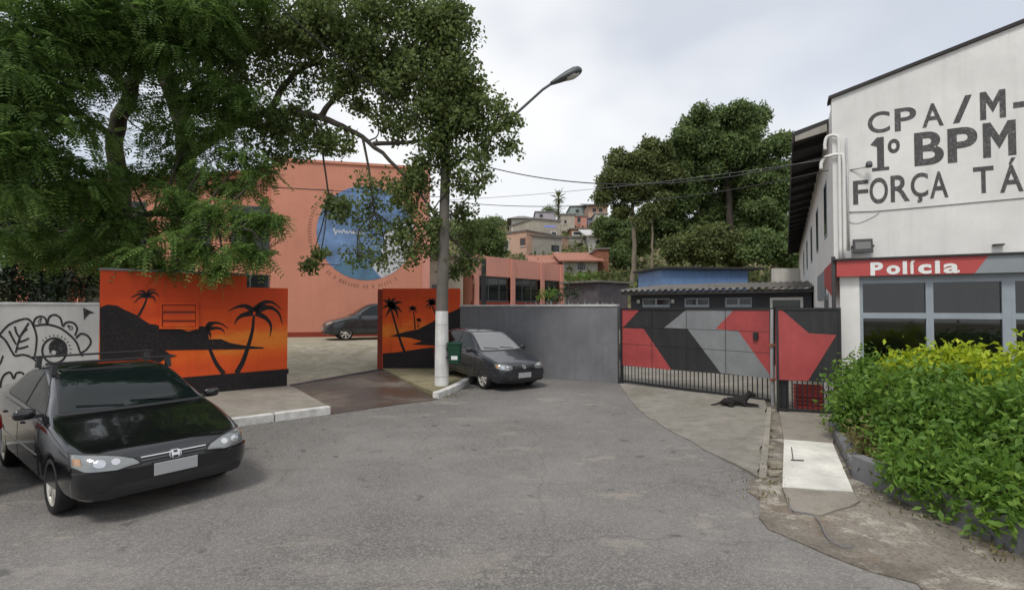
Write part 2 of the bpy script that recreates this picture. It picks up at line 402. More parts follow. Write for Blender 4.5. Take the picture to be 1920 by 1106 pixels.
def m_mural(name):
    """sunset mural ground: painted bands of red, orange and yellow laid on in broad level strokes"""
    m = newmat(name, (0.6, 0.1, 0.02), 0.75, 0, 0.3); t = NT(m)
    v = t.coord((0.35, 0.35, 1.0)); c = t.n('ShaderNodeTexCoord'); sx = t.n('ShaderNodeSeparateXYZ'); t.l(c.outputs['Object'], sx.inputs[0])
    n = t.noise(v, 2.2, 6, 0.6)
    a = t.n('ShaderNodeMath', operation='MULTIPLY_ADD'); a.inputs[1].default_value = 0.55; t.l(n, a.inputs[0])
    b = t.n('ShaderNodeMath', operation='MULTIPLY'); b.inputs[1].default_value = 0.36; t.l(sx.outputs['Z'], b.inputs[0]); t.l(b.outputs[0], a.inputs[2])
    col = t.ramp(a.outputs[0], [(0.42, (0.70, 0.085, 0.018)), (0.60, (0.80, 0.13, 0.018)), (0.70, (0.80, 0.23, 0.03)), (0.80, (0.74, 0.10, 0.017)), (1.0, (0.56, 0.062, 0.015))])
    col = t.mix(t.ramp(t.noise(t.coord((4, 4, 0.3)), 1.5, 5), [(0.5, 0.0), (0.8, 0.3)]), col, (0.28, 0.04, 0.012))
    t.color(col); t.bump(t.noise(t.coord(), 50, 4), 0.003, 0.6); return m
m_mural('mural_sunset')

# ------------------------------------------------------------------ terrain and paving
TY = [-80, 28, 34, 38, 45, 55, 70, 90, 110, 160, 500]
TZ = [-0.3, -0.3, 0.6, 2.0, 4.0, 5.3, 10, 16, 20, 26, 30]
def terrain(x, y):
    z = np.interp(y, TY, TZ)
    f = np.interp(x, [-90, -18], [0.35, 1.0])
    return np.where(z > 0.6, 0.6 + (z - 0.6) * f, z)
xs = np.concatenate([np.linspace(-420, -60, 19), np.linspace(-55, 75, 66), np.linspace(80, 420, 18)])
ys = np.concatenate([np.linspace(-80, 20, 11), np.linspace(22, 130, 73), np.linspace(140, 500, 19)])
XX, YY = np.meshgrid(xs, ys); ZZ = terrain(XX, YY)
bumps = 0.35 * np.sin(XX * 0.31 + 1.3) * np.cos(YY * 0.27) + 0.25 * np.sin(XX * 0.73 + YY * 0.41)
ZZ = np.where(ZZ > 1.0, ZZ + bumps, ZZ)
nx, ny = len(xs), len(ys)
mb = MB(); mb.v = [tuple(p) for p in np.stack([XX, YY, ZZ], -1).reshape(-1, 3)]
mb.f = [(j * nx + i, j * nx + i + 1, (j + 1) * nx + i + 1, (j + 1) * nx + i) for j in range(ny - 1) for i in range(nx - 1)]
tag(mb.build('ground', M['grassland'], smooth=True), 'brown and green ground rising to the hillside', kind='structure')
def terr(x, y):
    return float(terrain(np.array(x), np.array(y)))

def ragged(pts, amp=.035, step=.22):
    out = []; n = len(pts)
    for i in range(n):
        a, b = Vector(pts[i]), Vector(pts[(i + 1) % n]); d = b - a; k = max(1, min(40, int(d.length / step))); w = Vector((-d.y, d.x, 0)).normalized()
        out.append(a)
        for j in range(1, k): out.append(a + d * (j / k) + w * random.uniform(-amp, amp))
    return out
def sheet(name, pts, mat, label, down=0.3, z=None, rag=0):
    if rag: pts = ragged(pts, rag)
    """paving slab: a polygon top with its own edge height, going down into the ground"""
    pts = [Vector(p) for p in pts]; n = len(pts)
    mb = MB(); low = min(p.z for p in pts) - down
    vs = pts + [Vector((p.x, p.y, low)) for p in pts]
    mb.add(vs, [tuple(range(n)), tuple(range(2 * n - 1, n - 1, -1))] + [(i, i + n, (i + 1) % n + n, (i + 1) % n) for i in range(n)])
    o = mb.build(name, M[mat]); return tag(o, label, kind='structure')
def flat(pts, z): return [(p[0], p[1], z) for p in pts]
PZ = 0.13
# main plan lines
WL_R = (-5.42, 12.38); WL_L = (-8.13, 10.10)             # sunset wall on the left
uw = Vector((WL_L[0] - WL_R[0], WL_L[1] - WL_R[1])).normalized()
GR_L = WL_L; GR_F = (WL_L[0] + uw.x * 7, WL_L[1] + uw.y * 7)   # graffiti wall
WR_L = (-4.02, 15.90); WR_R = (-1.62, 15.90)             # sunset wall on the right
GW_L = (-1.62, 15.90); GW_R = (2.80, 13.62)              # grey wall
GT_A = (2.86, 13.5); GT_B = (5.38, 10.56)                # sliding gate
LF_A = (5.02, 9.75); LF_B = (6.02, 9.38)                 # small gate
PC = Vector((6.05, 9.6, 0)); PE = Vector((0.882, -0.471, 0)); PN = Vector((-0.471, -0.882, 0)); PB = -PN   # police station corner, along, out, back

sheet('road', flat([(-45, -40), (45, -40), (45, 9), (9, 9), (5.2, 10.6), (2.9, 13.6), (-1.5, 15.9), (-4.1, 16.0), (-5.4, 12.5), (-13.5, 6.2), (-45, -20)], 0.0), 'asphalt', 'worn grey asphalt road')
k0 = G(621, 776); k1 = G(450, 799); ku = (k1 - k0).normalized(); kfar = k0 + ku * 13
inn = Vector((ku.y, -ku.x, 0));  inn = inn if inn.y > 0 else -inn
pav = sheet('pavement', flat([k0 + inn * 0.15, kfar + inn * 0.15, (GR_F[0] - 3, GR_F[1] + 1), GR_F, WL_L, (WL_R[0], WL_R[1] + 0.05), (-5.05, 12.0)], PZ), 'pavement', 'grey pavement below the painted walls')
for i in range(13):
    a = k0 + ku * (i * 1.0 + 0.006); h = 0.145 + random.uniform(-0.006, 0.006)
    MB().obox((a.x, a.y, -0.05), ku * 0.985, inn * 0.145, (0, 0, h + 0.05)).build('kerb_stone', M['kerb_paint'], pav, bevel=0.018)
sheet('driveway', [G(621, 776, 0.012), G(700, 764, 0.012), G(822, 748, 0.012), (-1.98, 11.9, 0.05), (-4.0, 15.75, 0.10), (-4.02, 16.0, 0.10), (-5.40, 12.45, 0.12), (-5.05, 12.0, 0.11)], 'driveway', 'wet brown driveway through the opening in the wall', rag=.015)
sheet('ramp', [(-5.42, 12.46, 0.11), (-4.0, 16.01, 0.10), (-4.2, 19.6, 0.66), (-10.0, 17.6, 0.66), (-8.0, 14.0, 0.30)], 'courtyard', 'stained concrete ramp up to the courtyard')
sheet('courtyard', flat([(-10.0, 17.59), (-4.2, 19.59), (4, 19.2), (8, 27), (14, 34), (-24, 34), (-24, 17.6)], 0.65), 'courtyard', 'pale concrete courtyard in front of the coral building')
kp = [G(823, 748), G(842, 741), G(862, 731), G(879, 721), G(895, 710)]
kin = [p + Vector((-.05, .09, 0)) for p in kp[1:]]
pav2 = sheet('corner_pavement', flat([(-4.0, 15.89), (-2.05, 11.95), (kp[0].x - .06, kp[0].y + .12), *kin, (-0.9, 13.9), (0.3, 14.88), (-1.62, 15.89)], PZ), 'mossy_pavement', 'mossy triangle of pavement under the lamp post')
for a, b in zip(kp, kp[1:]):
    d = (b - a); nrm = Vector((-d.y, d.x, 0)).normalized() * 0.16
    MB().obox((a.x, a.y, -0.05), d * 0.97, nrm, (0, 0, 0.20)).build('kerb_stone', M['kerb_paint'], pav2, bevel=0.02)
sheet('gate_apron', [G(1163, 722, 0.02), G(1180, 748, 0.012), G(1205, 773, 0.012), G(1250, 802, 0.012), G(1310, 835, 0.012), G(1422, 893, 0.03), G(1438, 762, 0.085), (5.25, 10.68, 0.085), (2.9, 13.6, 0.03)], 'apron', 'pale cracked concrete apron before the sliding gate', rag=.03)
e0, e1 = G(1422, 893, 0.036), G(1438, 762, 0.09)
MB().obox((e0.x, e0.y, -0.05), (e1 - e0) * 0.995, (0.08, -0.03, 0), (0, 0, 0.09)).build('kerb_edge', M['pavement'], bpy.data.objects['gate_apron'], bevel=0.01)
sheet('verge', [(5.3, 10.6, 0.02), e1 + Vector((0.02, 0, -0.06)), e0 + Vector((0.02, 0, -0.02)), G(1403, 905, 0.012), G(1440, 990, 0.012), G(1560, 1042, 0.012), G(1720, 1092, 0.012), (2.15, 1.8, 0.012), (2.5, -8, 0.012), (14, -8, 0.02), (14, 6, 0.02), (8.4, 8.3, 0.02), (6.1, 9.5, 0.02)], 'verge', 'dusty concrete and dirt verge before the planter', 0.2, rag=.05)
pa, pb, pc_, pd = G(1470, 824, 0.05), G(1561, 831, 0.05), G(1600, 922, 0.05), G(1467, 913, 0.05)
sheet('footpath', [(5.04, 9.72, 0.05), pa, pb, (5.98, 9.36, 0.05)], 'footpath', 'grey concrete footpath to the small gate', 0.1)
sheet('footpath_slab', [p + Vector((0, 0, 0.006)) for p in (pa, pd, pc_, pb)], 'white_slab', 'white painted slab in the footpath', 0.1)
sheet('footpath_end', [pd, G(1480, 955, 0.03), G(1540, 965, 0.03), G(1612, 938, 0.03), pc_], 'footpath', 'broken grey end of the footpath', 0.1, rag=.03)
sheet('yard', flat([(2.92, 13.62), (5.3, 10.62), (6.05, 9.75), (14.5, 25), (4.5, 25)], 0.04), 'apron', 'concrete police yard behind the gate', 0.2)

da, db_ = Vector((-5.36, 12.55, .118)), Vector((-4.08, 15.85, .108)); dd_ = (db_ - da); dn = Vector((-dd_.y, dd_.x, 0)).normalized()
MB().obox(da - dn * .10, dd_, dn * .20, (0, 0, .006)).build('drain_channel', M['roof_dark'], bpy.data.objects['driveway'])
for i in range(26):
    MB().obox(da - dn * .09 + dd_ * ((i + .15) / 26) + Vector((0, 0, .004)), dd_ * (.6 / 26), dn * .18, (0, 0, .008)).build('drain_bar', M['dark_steel'], bpy.data.objects['driveway'])
# ------------------------------------------------------------------ painted walls
class Plane:
    """a wall face: a, b plan points (left, right as seen), pixel shapes land on it"""
    def __init__(s, a, b):
        s.a = Vector((a[0], a[1], 0)); s.u = Vector((b[0] - a[0], b[1] - a[1], 0)); s.len = s.u.length; s.u.normalize()
        s.n = Vector((s.u.y, -s.u.x, 0))                    # towards the viewer
        if s.n.dot(CAM - s.a) < 0: s.n = -s.n
    def px(s, x, y): return PL(x, y, s.a, s.n)
    def at(s, d, z, off=0.0): return s.a + s.u * d + Vector((0, 0, z)) + s.n * off
    def d(s, x): return (PL(x, 577, s.a, s.n) - s.a).dot(s.u)
    def wall(s, d0, d1, z0, z1, th, off=0.0):
        return MB().obox(s.at(d0, z0, off), s.u * (d1 - d0), s.n * -th, (0, 0, z1 - z0))
def shape(pl, pts, off=0.004, th=0.003):
    return MB().prism([pl.px(*p) + pl.n * off for p in pts], pl.n * -th)
def catmull(pts, k=6):
    pts = [np.array(p, float) for p in pts]
    if len(pts) < 3: return [tuple(p) for p in pts]
    P = [2 * pts[0] - pts[1]] + pts + [2 * pts[-1] - pts[-2]]; out = []
    for i in range(1, len(P) - 2):
        for t in np.linspace(0, 1, k, endpoint=False):
            a, b, c, d = P[i - 1:i + 3]
            out.append(tuple(0.5 * (2 * b + (c - a) * t + (2 * a - 5 * b + 4 * c - d) * t * t + (3 * b - a - 3 * c + d) * t ** 3)))
    out.append(tuple(pts[-1])); return out
def stroke(mb, pl, pts, w0, w1=None, off=0.004, k=6):
    """a brush stroke in pixel space: a ribbon whose width runs from w0 to w1 (pixels)"""
    w1 = w0 if w1 is None else w1
    c = catmull(pts, k); n = len(c); L_, R_ = [], []
    for i, p in enumerate(c):
        q0, q1 = c[max(i - 1, 0)], c[min(i + 1, n - 1)]
        d = np.array(q1) - np.array(q0); d = d / (np.linalg.norm(d) + 1e-9); nn = np.array((-d[1], d[0]))
        w = (w0 + (w1 - w0) * i / (n - 1)) / 2
        L_.append(np.array(p) + nn * w); R_.append(np.array(p) - nn * w)
    a = [pl.px(*p) + pl.n * off for p in L_]; b = [pl.px(*p) + pl.n * off for p in R_]
    mb.add(a + b, [(i, i + 1, n + i + 1, n + i) for i in range(n - 1)])
    return mb
def Z(off, sc): return lambda *pts: [(off[0] + x / sc, off[1] + y / sc) for x, y in pts]

# left sunset wall
WL = Plane(WL_L, WL_R); z2 = Z((0, 480), 3.4286)
dstep = WL.d(462)
t = thing('mural_wall', 'orange sunset mural wall with big black palms, left of the driveway', 'wall', (*WL_R, PZ))
mb = MB(); mb.obox(WL.at(0, PZ - 0.1), WL.u * dstep, WL.n * -0.25, (0, 0, 2.74 - PZ + 0.1))
mb.build('wall', M['mural_sunset'], t)
MB().obox(WL.at(dstep + 0.001, PZ - 0.1), WL.u * (WL.len - dstep), WL.n * -0.25, (0, 0, 2.47 - PZ + 0.1)).build('wall', M['mural_sunset'], t)
MB().obox(WL.at(-0.02, 2.742, 0.03), WL.u * (dstep + 0.04), WL.n * -0.32, (0, 0, 0.05)).build('coping', M['grey_tile'], t, bevel=0.008)
shape(WL, [(188, 730), (541, 700), (541, 691), (360, 706), (188, 722)], 0.008).build('painted_base', M['mural_black'], t)
MB().obox(WL.at(0, PZ - 0.05, 0.007), WL.u * (WL.len - 0.002), WL.n * -0.004, (0, 0, 0.42)).build('painted_base', M['mural_black'], t)
shape(WL, z2((642, 330), (690, 312), (750, 318), (800, 345), (880, 380), (920, 410), (960, 435), (1000, 440), (1060, 460), (1130, 458), (1210, 485), (1250, 475), (1290, 462), (1325, 480), (1345, 535), (1420, 533), (1480, 558), (1560, 573), (1700, 587), (1690, 595), (1560, 599), (1340, 602), (1060, 606), (1090, 628), (1140, 640), (1060, 662), (1000, 700), (642, 720)), 0.006).build('painted_hill', M['mural_black'], t)
mb = MB()
f = lambda *p: z2(*p)
stroke(mb, WL, f((1632, 380), (1622, 480), (1592, 590), (1560, 680), (1520, 752)), 4.5, 10)
for fr in (((1632, 355), (1580, 322), (1520, 328), (1465, 356)), ((1630, 350), (1690, 302), (1750, 298), (1812, 345)), ((1640, 355), (1730, 330), (1790, 365), (1816, 440)), ((1645, 365), (1710, 400), (1742, 450), (1735, 518)), ((1625, 365), (1560, 380), (1525, 405), (1507, 442)), ((1640, 345), (1670, 318), (1720, 318))):
    stroke(mb, WL, f(*fr), 11, 1.0, 0.005)
mb.build('painted_palm', M['mural_black'], t)
mb = MB()
stroke(mb, WL, f((1332, 470), (1335, 540), (1350, 600), (1390, 690), (1440, 757)), 3.5, 9, 0.0045)
for fr in (((1325, 470), (1370, 432), (1420, 435), (1466, 466)), ((1325, 475), (1380, 462), (1425, 470), (1446, 498)), ((1325, 470), (1290, 458), (1262, 474)), ((1325, 475), (1350, 500), (1352, 530)), ((1325, 465), (1345, 430), (1385, 425))):
    stroke(mb, WL, f(*fr), 8, 1.0, 0.005)
mb.build('painted_palm', M['mural_black'], t)
mb = MB()
stroke(mb, WL, f((945, 265), (925, 320), (890, 385)), 3, 5, 0.0045)
for fr in (((945, 255), (895, 245), (838, 268)), ((945, 258), (900, 265), (862, 302)), ((945, 252), (990, 235), (1025, 262)), ((945, 258), (985, 265), (1000, 298)), ((945, 250), (960, 222), (1005, 215)), ((940, 250), (915, 225), (880, 232))):
    stroke(mb, WL, f(*fr), 6.5, 1.0, 0.005)
mb.build('painted_palm', M['mural_black'], t)
# slatted vent window in the wall
def rectf(pl, x0, y0, x1, y1, off, th):
    p = [pl.px(x0, y0), pl.px(x1, y0), pl.px(x1, y1), pl.px(x0, y1)]
    return MB().prism([q + pl.n * off for q in p], pl.n * -th)
w = rectf(WL, 299, 569, 371, 614, 0.012, 0.02).build('vent_window', M['dark_red'], t)
for (ya, yb) in ((573, 583), (588, 600), (604, 612)):
    rectf(WL, 305, ya, 366, yb, 0.03, 0.03).build('slat', M['mural_sunset'], w, bevel=0.003)
for (xa, ya, xb, yb) in ((298, 567, 372, 571), (298, 613, 372, 616.5), (298, 571, 303, 613), (367, 571, 372, 613)):
    rectf(WL, xa, ya, xb, yb, 0.045, 0.05).build('frame', M['mural_sunset'], w)

# graffiti wall
GR = Plane(GR_F, GR_L)
t = thing('graffiti_wall', 'off-white wall with black line graffiti of an eye and leaf', 'wall', (*GR_L, PZ))
MB().obox(GR.at(0, PZ - 0.1), GR.u * (GR.len - 0.002), GR.n * -0.2, (0, 0, 2.05 - PZ + 0.1)).build('wall', M['graffiti_ground'], t)
MB().obox(GR.at(0, 2.052, 0.02), GR.u * (GR.len - 0.004), GR.n * -0.25, (0, 0, 0.05)).build('coping', M['coping'], t, bevel=0.01)
mb = MB()
for s_ in (((-60, 560), (0, 500), (60, 440), (150, 405), (190, 412), (215, 450), (235, 520), (230, 600), (222, 642)),
           ((-60, 500), (0, 512), (40, 550), (80, 620), (100, 640), (150, 634), (200, 650), (240, 682), (272, 725)),
           ((185, 430), (130, 520), (100, 622)), ((58, 480), (80, 525), (104, 568)), ((95, 452), (105, 490), (124, 522)),
           ((130, 515), (150, 490), (176, 468)), ((122, 552), (150, 545), (186, 528)), ((110, 596), (145, 590), (182, 578)),
           ((210, 450), (300, 440), (380, 460), (440, 500), (490, 552), (512, 610), (530, 645)),
           ((213, 440), (228, 402), (262, 388), (292, 402), (300, 436)), ((303, 438), (318, 392), (352, 378), (388, 400), (402, 450)),
           ((405, 455), (425, 428), (468, 428), (496, 462), (482, 512)), ((488, 528), (520, 500), (562, 512), (584, 552), (560, 596), (524, 622)),
           ((12, 885), (4, 820), (26, 765), (66, 748), (88, 786), (106, 752), (146, 752), (172, 806)), ((-20, 700), (0, 690), (20, 640))):
    stroke(mb, GR, z2(*s_), 4.2, 3.6)
ring = [(350 + 78 * math.cos(a), 608 + 80 * math.sin(a)) for a in np.linspace(0, 2 * math.pi, 25)]
stroke(mb, GR, z2(*ring), 4.0, 4.0)
for a in np.linspace(-2.4, 0.15, 11):
    stroke(mb, GR, z2((352 + 96 * math.cos(a), 608 + 92 * math.sin(a)), (352 + 108 * math.cos(a), 608 + 104 * math.sin(a))), 2.2, 1.6)
for cx, cy, r_ in ((255, 420, 9), (262, 405, 5), (455, 462, 11), (440, 450, 5)):
    stroke(mb, GR, z2(*[(cx + r_ * math.cos(a), cy + r_ * math.sin(a)) for a in np.linspace(0, 6.28, 9)]), 1.8)
mb.build('painted_lines', M['ink'], t)
pup = [(372 + 60 * math.cos(a), 590 + 58 * math.sin(a)) for a in np.linspace(0, 2 * math.pi, 28, endpoint=False)]
shape(GR, z2(*pup), 0.005).build('painted_pupil', M['ink'], t)
mb = MB(); stroke(mb, GR, z2((308, 600), (306, 640), (325, 664)), 5, 2, 0.007)
mb.add(*(lambda q: (q, [tuple(range(len(q)))]))([GR.px(*z2((345 + 15 * math.cos(a), 620 + 15 * math.sin(a)))[0]) + GR.n * 0.007 for a in np.linspace(0, 6.283, 14, endpoint=False)]))
mb.build('painted_highlight', M['graffiti_ground'], t)
shape(GR, z2((535, 332), (610, 366), (575, 372), (540, 412)), 0.005).build('painted_triangle', M['ink'], t)

# right sunset wall with its return pillar
WR = Plane(WR_L, WR_R); z4 = Z((540, 520), 3.95)
t = thing('mural_wall', 'short orange palm mural wall between driveway and lamp post', 'wall', (*WR_L, PZ))
MB().obox(WR.at(0, PZ - 0.1), WR.u * WR.len, WR.n * -0.22, (0, 0, 2.60 - PZ + 0.1)).build('wall', M['mural_sunset'], t)
MB().obox((WR_L[0] - 0.16, WR_L[1] + 0.03, PZ - 0.1), (0.158, 0, 0), (0, 0.6, 0), (0, 0, 2.55)).build('pillar', M['dark_red'], t)
mb = MB()
z4b = lambda *p: z4(*p)
shape(WR, z4((752, 436), (870, 402), (960, 385), (1040, 345), (1110, 305), (1200, 260), (1286, 222), (1286, 480), (1100, 505), (918, 496), (992, 470), (900, 446), (830, 440)), 0.006).build('painted_hill', M['mural_black'], t)
shape(WR, z4((702, 562), (800, 555), (870, 545), (1000, 525), (1286, 500), (1286, 665), (702, 690)), 0.0075).build('painted_base', M['mural_black'], t)
for tr, cr_, frs, w_ in (
    (((765, 240), (800, 360), (830, 460), (862, 548)), (768, 215), ((705, 168), (698, 232), (722, 292), (800, 150), (850, 185), (846, 262), (815, 305), (745, 150)), 9),
    (((930, 250), (938, 320), (942, 385)), (925, 238), ((890, 232), (895, 258), (955, 232), (952, 262), (925, 212)), 5),
    (((1068, 215), (1090, 260), (1112, 305)), (1068, 195), ((1020, 180), (1018, 225), (1045, 235), (1105, 180), (1112, 222), (1085, 160), (1045, 160)), 7),
    (((968, 335), (962, 372)), (968, 322), ((950, 318), (955, 335), (985, 318), (984, 338)), 4)):
    mb = MB(); stroke(mb, WR, z4(*tr), w_ * 0.35, w_ * 0.55, 0.0045)
    for fx, fy in frs:
        stroke(mb, WR, z4(cr_, ((cr_[0] + fx) / 2 + (fy - cr_[1]) * 0.1, (cr_[1] + fy) / 2 - 14), (fx, fy)), w_, 0.8, 0.005)
    mb.build('painted_palm', M['mural_black'], t)

# grey boundary wall
GW = Plane(GW_L, GW_R)
t = thing('boundary_wall', 'plain grey boundary wall between sunset mural and sliding gate', 'wall', (*GW_R, 0))
MB().obox(GW.at(0.003, -0.1), GW.u * (GW.len - 0.003), GW.n * -0.2, (0, 0, 2.13)).build('wall', M['grey_wall'], t)
MB().obox(GW.at(0.003, 2.032, 0.025), GW.u * (GW.len - 0.003), GW.n * -0.26, (0, 0, 0.06)).build('coping', M['coping'], t, bevel=0.012)
for d in np.arange(0.5, GW.len, 0.16):            # upright glass shards set into the coping
    h = random.uniform(0.05, 0.16); p = GW.at(d + random.uniform(-.05, .05), 2.09, -0.1)
    w_ = random.uniform(0.02, 0.05)
    if d > 2.2: MB().add([p + GW.u * w_, p - GW.u * w_, p + Vector((0, 0, h)) + GW.u * random.uniform(-.03, .03), p + GW.n * 0.012], [(0, 1, 2), (0, 3, 2), (1, 3, 2), (0, 1, 3)]).build('glass_shard', M['shard_glass'], t)

# ------------------------------------------------------------------ gates
GT = Plane(GT_A, GT_B); z6 = Z((1140, 480), 3.4565)
t = thing('sliding_gate', 'wide sliding metal gate painted red, black and grey over vertical bars', 'gate', (*GT_A, 0))
zb = [2.0, 2.0]
pb0, pb1 = GT.px(1166, 685).z, GT.px(1449, 709).z
def gz(d): return pb0 + (pb1 - pb0) * d / GT.len
MB().prism([GT.at(0.06, 1.96), GT.at(GT.len - 0.06, 1.96), GT.at(GT.len - 0.06, gz(GT.len)), GT.at(0.06, gz(0))], GT.n * -0.02).build('panel', M['gate_black'], t)
for nm, mt, pts in (('painted_shape', 'gate_red', ((90, 340), (212, 340), (100, 462), (90, 462))), ('painted_shape', 'gate_red', ((90, 466), (230, 470), (412, 737), (90, 706))),
                    ('painted_shape', 'gate_grey', ((512, 345), (820, 345), (697, 472), (845, 486), (1068, 796), (730, 757), (515, 471), (364, 465))),
                    ('painted_shape', 'gate_red', ((820, 345), (1064, 345), (1064, 790), (845, 486), (697, 472)))):
    shape(GT, z6(*pts), 0.004, 0.003).build(nm, M[mt], t)
MB().obox(GT.at(0.0, 1.95, 0.02), GT.u * GT.len, GT.n * -0.05, (0, 0, 0.05)).build('top_rail', M['black_metal'], t)
MB().obox(GT.at(0.05, 0.06, 0.02), GT.u * (GT.len - 0.05), GT.n * -0.05, (0, 0, 0.06)).build('bottom_rail', M['black_metal'], t)
MB().obox(GT.at(0.0, 0.02, 0.03), GT.u * 0.06, GT.n * -0.07, (0, 0, 1.93)).build('post', M['black_metal'], t)
MB().obox(GT.at(GT.len - 0.06, 0.05, 0.03), GT.u * 0.06, GT.n * -0.07, (0, 0, 1.9)).build('post', M['black_metal'], t)
for dd in (0.95, 1.9, 2.85):
    MB().obox(GT.at(dd, gz(dd), 0.008), GT.u * 0.012, GT.n * -0.006, (0, 0, 1.94 - gz(dd))).build('weld_seam', M['gate_black'], t)
for zz in (1.5, 1.06):
    MB().obox(GT.at(0.06, zz, 0.008), GT.u * (GT.len - 0.12), GT.n * -0.004, (0, 0, 0.006)).build('weld_seam', M['gate_black'], t)
MB().box(GT.px(1418, 630) + GT.n * 0.03, (0.10, 0.05, 0.16), math.atan2(GT.u.y, GT.u.x)).build('lock_box', M['plastic_black'], t, bevel=0.01)
nb = 36; bar = None
for i in range(nb):
    d = 0.08 + (GT.len - 0.16) * (i + 0.5) / nb
    if bar is None:
        bar = MB().obox((-0.009, -0.009, 0), (0.018, 0, 0), (0, 0.018, 0), (0, 0, 1)).mesh('gate_bar'); bar.materials.append(M['black_metal'])
    o = bpy.data.objects.new('bar', bar); COL.objects.link(o); o.parent = t
    p = GT.at(d, 0.11, -0.01); o.location = p - ORG[t.name]; o.scale = (1, 1, gz(d) - 0.105)

LF = Plane(LF_A, LF_B)
t = thing('pedestrian_gate', 'narrow red and black metal gate beside the police station pillar', 'gate', (*LF_A, 0.05))
pb2 = LF.px(1500, 714).z
MB().obox(LF.at(0.03, pb2, 0), LF.u * (LF.len - 0.06), LF.n * -0.02, (0, 0, 1.97 - pb2)).build('panel', M['gate_black'], t)
shape(LF, z6((1086, 348), (1125, 348), (1302, 500), (1480, 511), (1296, 808), (1086, 800)), 0.004, 0.003).build('painted_shape', M['gate_red'], t)
MB().obox(LF.at(0, 1.962, 0.02), LF.u * LF.len, LF.n * -0.05, (0, 0, 0.04)).build('top_rail', M['black_metal'], t)
MB().obox(LF.at(0, 0.06, 0.02), LF.u * LF.len, LF.n * -0.05, (0, 0, 0.05)).build('bottom_rail', M['black_metal'], t)
for d in (0.0, LF.len - 0.04):
    MB().obox(LF.at(d, 0.05, 0.015), LF.u * 0.04, LF.n * -0.04, (0, 0, 1.91)).build('post', M['black_metal'], t)
MB().obox(LF.at(0.05, 0.02, -0.06), LF.u * 0.16, LF.n * -0.16, (0, 0, 0.62)).build('post', M['black_metal'], t)
for i in range(11):
    o = bpy.data.objects.new('bar', bar); COL.objects.link(o); o.parent = t
    p = LF.at(0.09 + i * 0.085, 0.1, -0.01); o.location = p - ORG[t.name]; o.scale = (0.9, 0.9, pb2 - 0.095)
# rusty post and rag between the two gates
t = thing('gate_post', 'pale weathered post in the gap between the two gates', 'post', (5.28, 10.42, 0.05))
MB().tube([(5.28, 10.42, 0.02), (5.27, 10.42, 0.9), (5.285, 10.42, 1.97)], [0.035, 0.032, 0.03], 8).build('shaft', M['galvanised'], t)
for z_ in (0.55, 1.25):
    MB().box((5.27, 10.40, z_), (0.10, 0.06, 0.05), 0.4).build('hinge', M['brick_red'], t)
# red crate stack seen through the small gate
for i, (zz, yy) in enumerate(((0.045, 0.0), (0.275, 0.02))):
    p = LF.at(0.62, zz, -0.55 - yy); rz = math.atan2(LF.u.y, LF.u.x)
    t = thing('plastic_crate', 'red plastic crate behind the small gate, ' + ('lower' if i == 0 else 'upper') + ' of two', 'crate', p, group='red crates behind the small gate')
    mb = MB(); ux, uy = LF.u, LF.n
    def cb(cx, cy, z0, sx, sy, sz): return MB().box((p.x + ux.x * cx + uy.x * cy, p.y + ux.y * cx + uy.y * cy, p.z + z0 + sz / 2), (sx, sy, sz), rz)
    cb(0, 0, 0.0, 0.48, 0.32, 0.02).build('floor', M['sign_red'], t)
    for sgn in (-1, 1):
        for z0 in (0.02, 0.09, 0.16):
            cb(0, sgn * 0.155, z0, 0.48, 0.012, 0.05).build('slat', M['sign_red'], t)
            cb(sgn * 0.234, 0, z0, 0.012, 0.296, 0.05).build('slat', M['sign_red'], t)
        for s2 in (-1, 1): cb(sgn * 0.222, s2 * 0.142, 0.02, 0.014, 0.014, 0.205).build('corner_post', M['sign_red'], t)
# ------------------------------------------------------------------ lamp post, bin, cables
pz = G(828, 722, PZ); px_, py_ = pz.x, pz.y
t = thing('lamp_post', 'concrete lamp post with white painted foot and long street lamp arm', 'lamp post', (px_, py_, PZ))
H1 = 1.92
def pr(z): return 0.168 - 0.0105 * z
MB().tube([(px_, py_, PZ - 0.1), (px_, py_, PZ + 0.9), (px_, py_, H1)], [pr(0) + 0.003, pr(0.9) + 0.003, pr(H1) + 0.003], 20).build('painted_foot', M['pole_white'], t, smooth=False)
lean = 0.022
pole = [(px_ + lean * max(0, z - H1), py_, z) for z in (H1, 3.5, 5.0, 6.6)]
MB().tube(pole, [pr(z[2]) for z in pole], 20).build('shaft', M['pole_concrete'], t)
for o in t.children: smooth_angle(o, 50)
for zz in (1.1, 1.6, 0.35): MB().lathe([(pr(zz) + 0.004, zz - 0.006), (pr(zz) + 0.009, zz), (pr(zz) + 0.004, zz + 0.006)], (px_, py_, 0)).build('band', M['galvanised'], t)
Dl = py_ - 0.25
a0 = Vector((px_ + 0.12, py_, 5.35)); a1 = AT(925, 252, py_ - 0.12); a2 = AT(1018, 168, Dl); a3 = AT(1045, 150, Dl)
arm = [a0 + (a1 - a0) * k for k in (0, 0.5, 1)] + [a1 + (a2 - a1) * 0.5, a2, a3]
MB().tube(arm, [0.04, 0.038, 0.035, 0.034, 0.032, 0.032], 10).build('arm', M['dark_steel'], t, smooth=True)
for z_ in (5.3, 5.55): MB().lathe([(pr(z_) + 0.01, z_ - 0.04), (pr(z_) + 0.02, z_ - 0.04), (pr(z_) + 0.02, z_ + 0.04), (pr(z_) + 0.01, z_ + 0.04)], (px_ + lean * 3.5, py_, 0)).build('clamp', M['dark_steel'], t)
h0, h1 = AT(1033, 158, Dl), AT(1091, 132, Dl); hd = (h1 - h0); hl = hd.length; hd.normalize(); hu = Vector((-hd.z, 0, hd.x))
if hu.z < 0: hu = -hu
hs = Vector((0, 1, 0)); vs, fs = [], []; N = 16
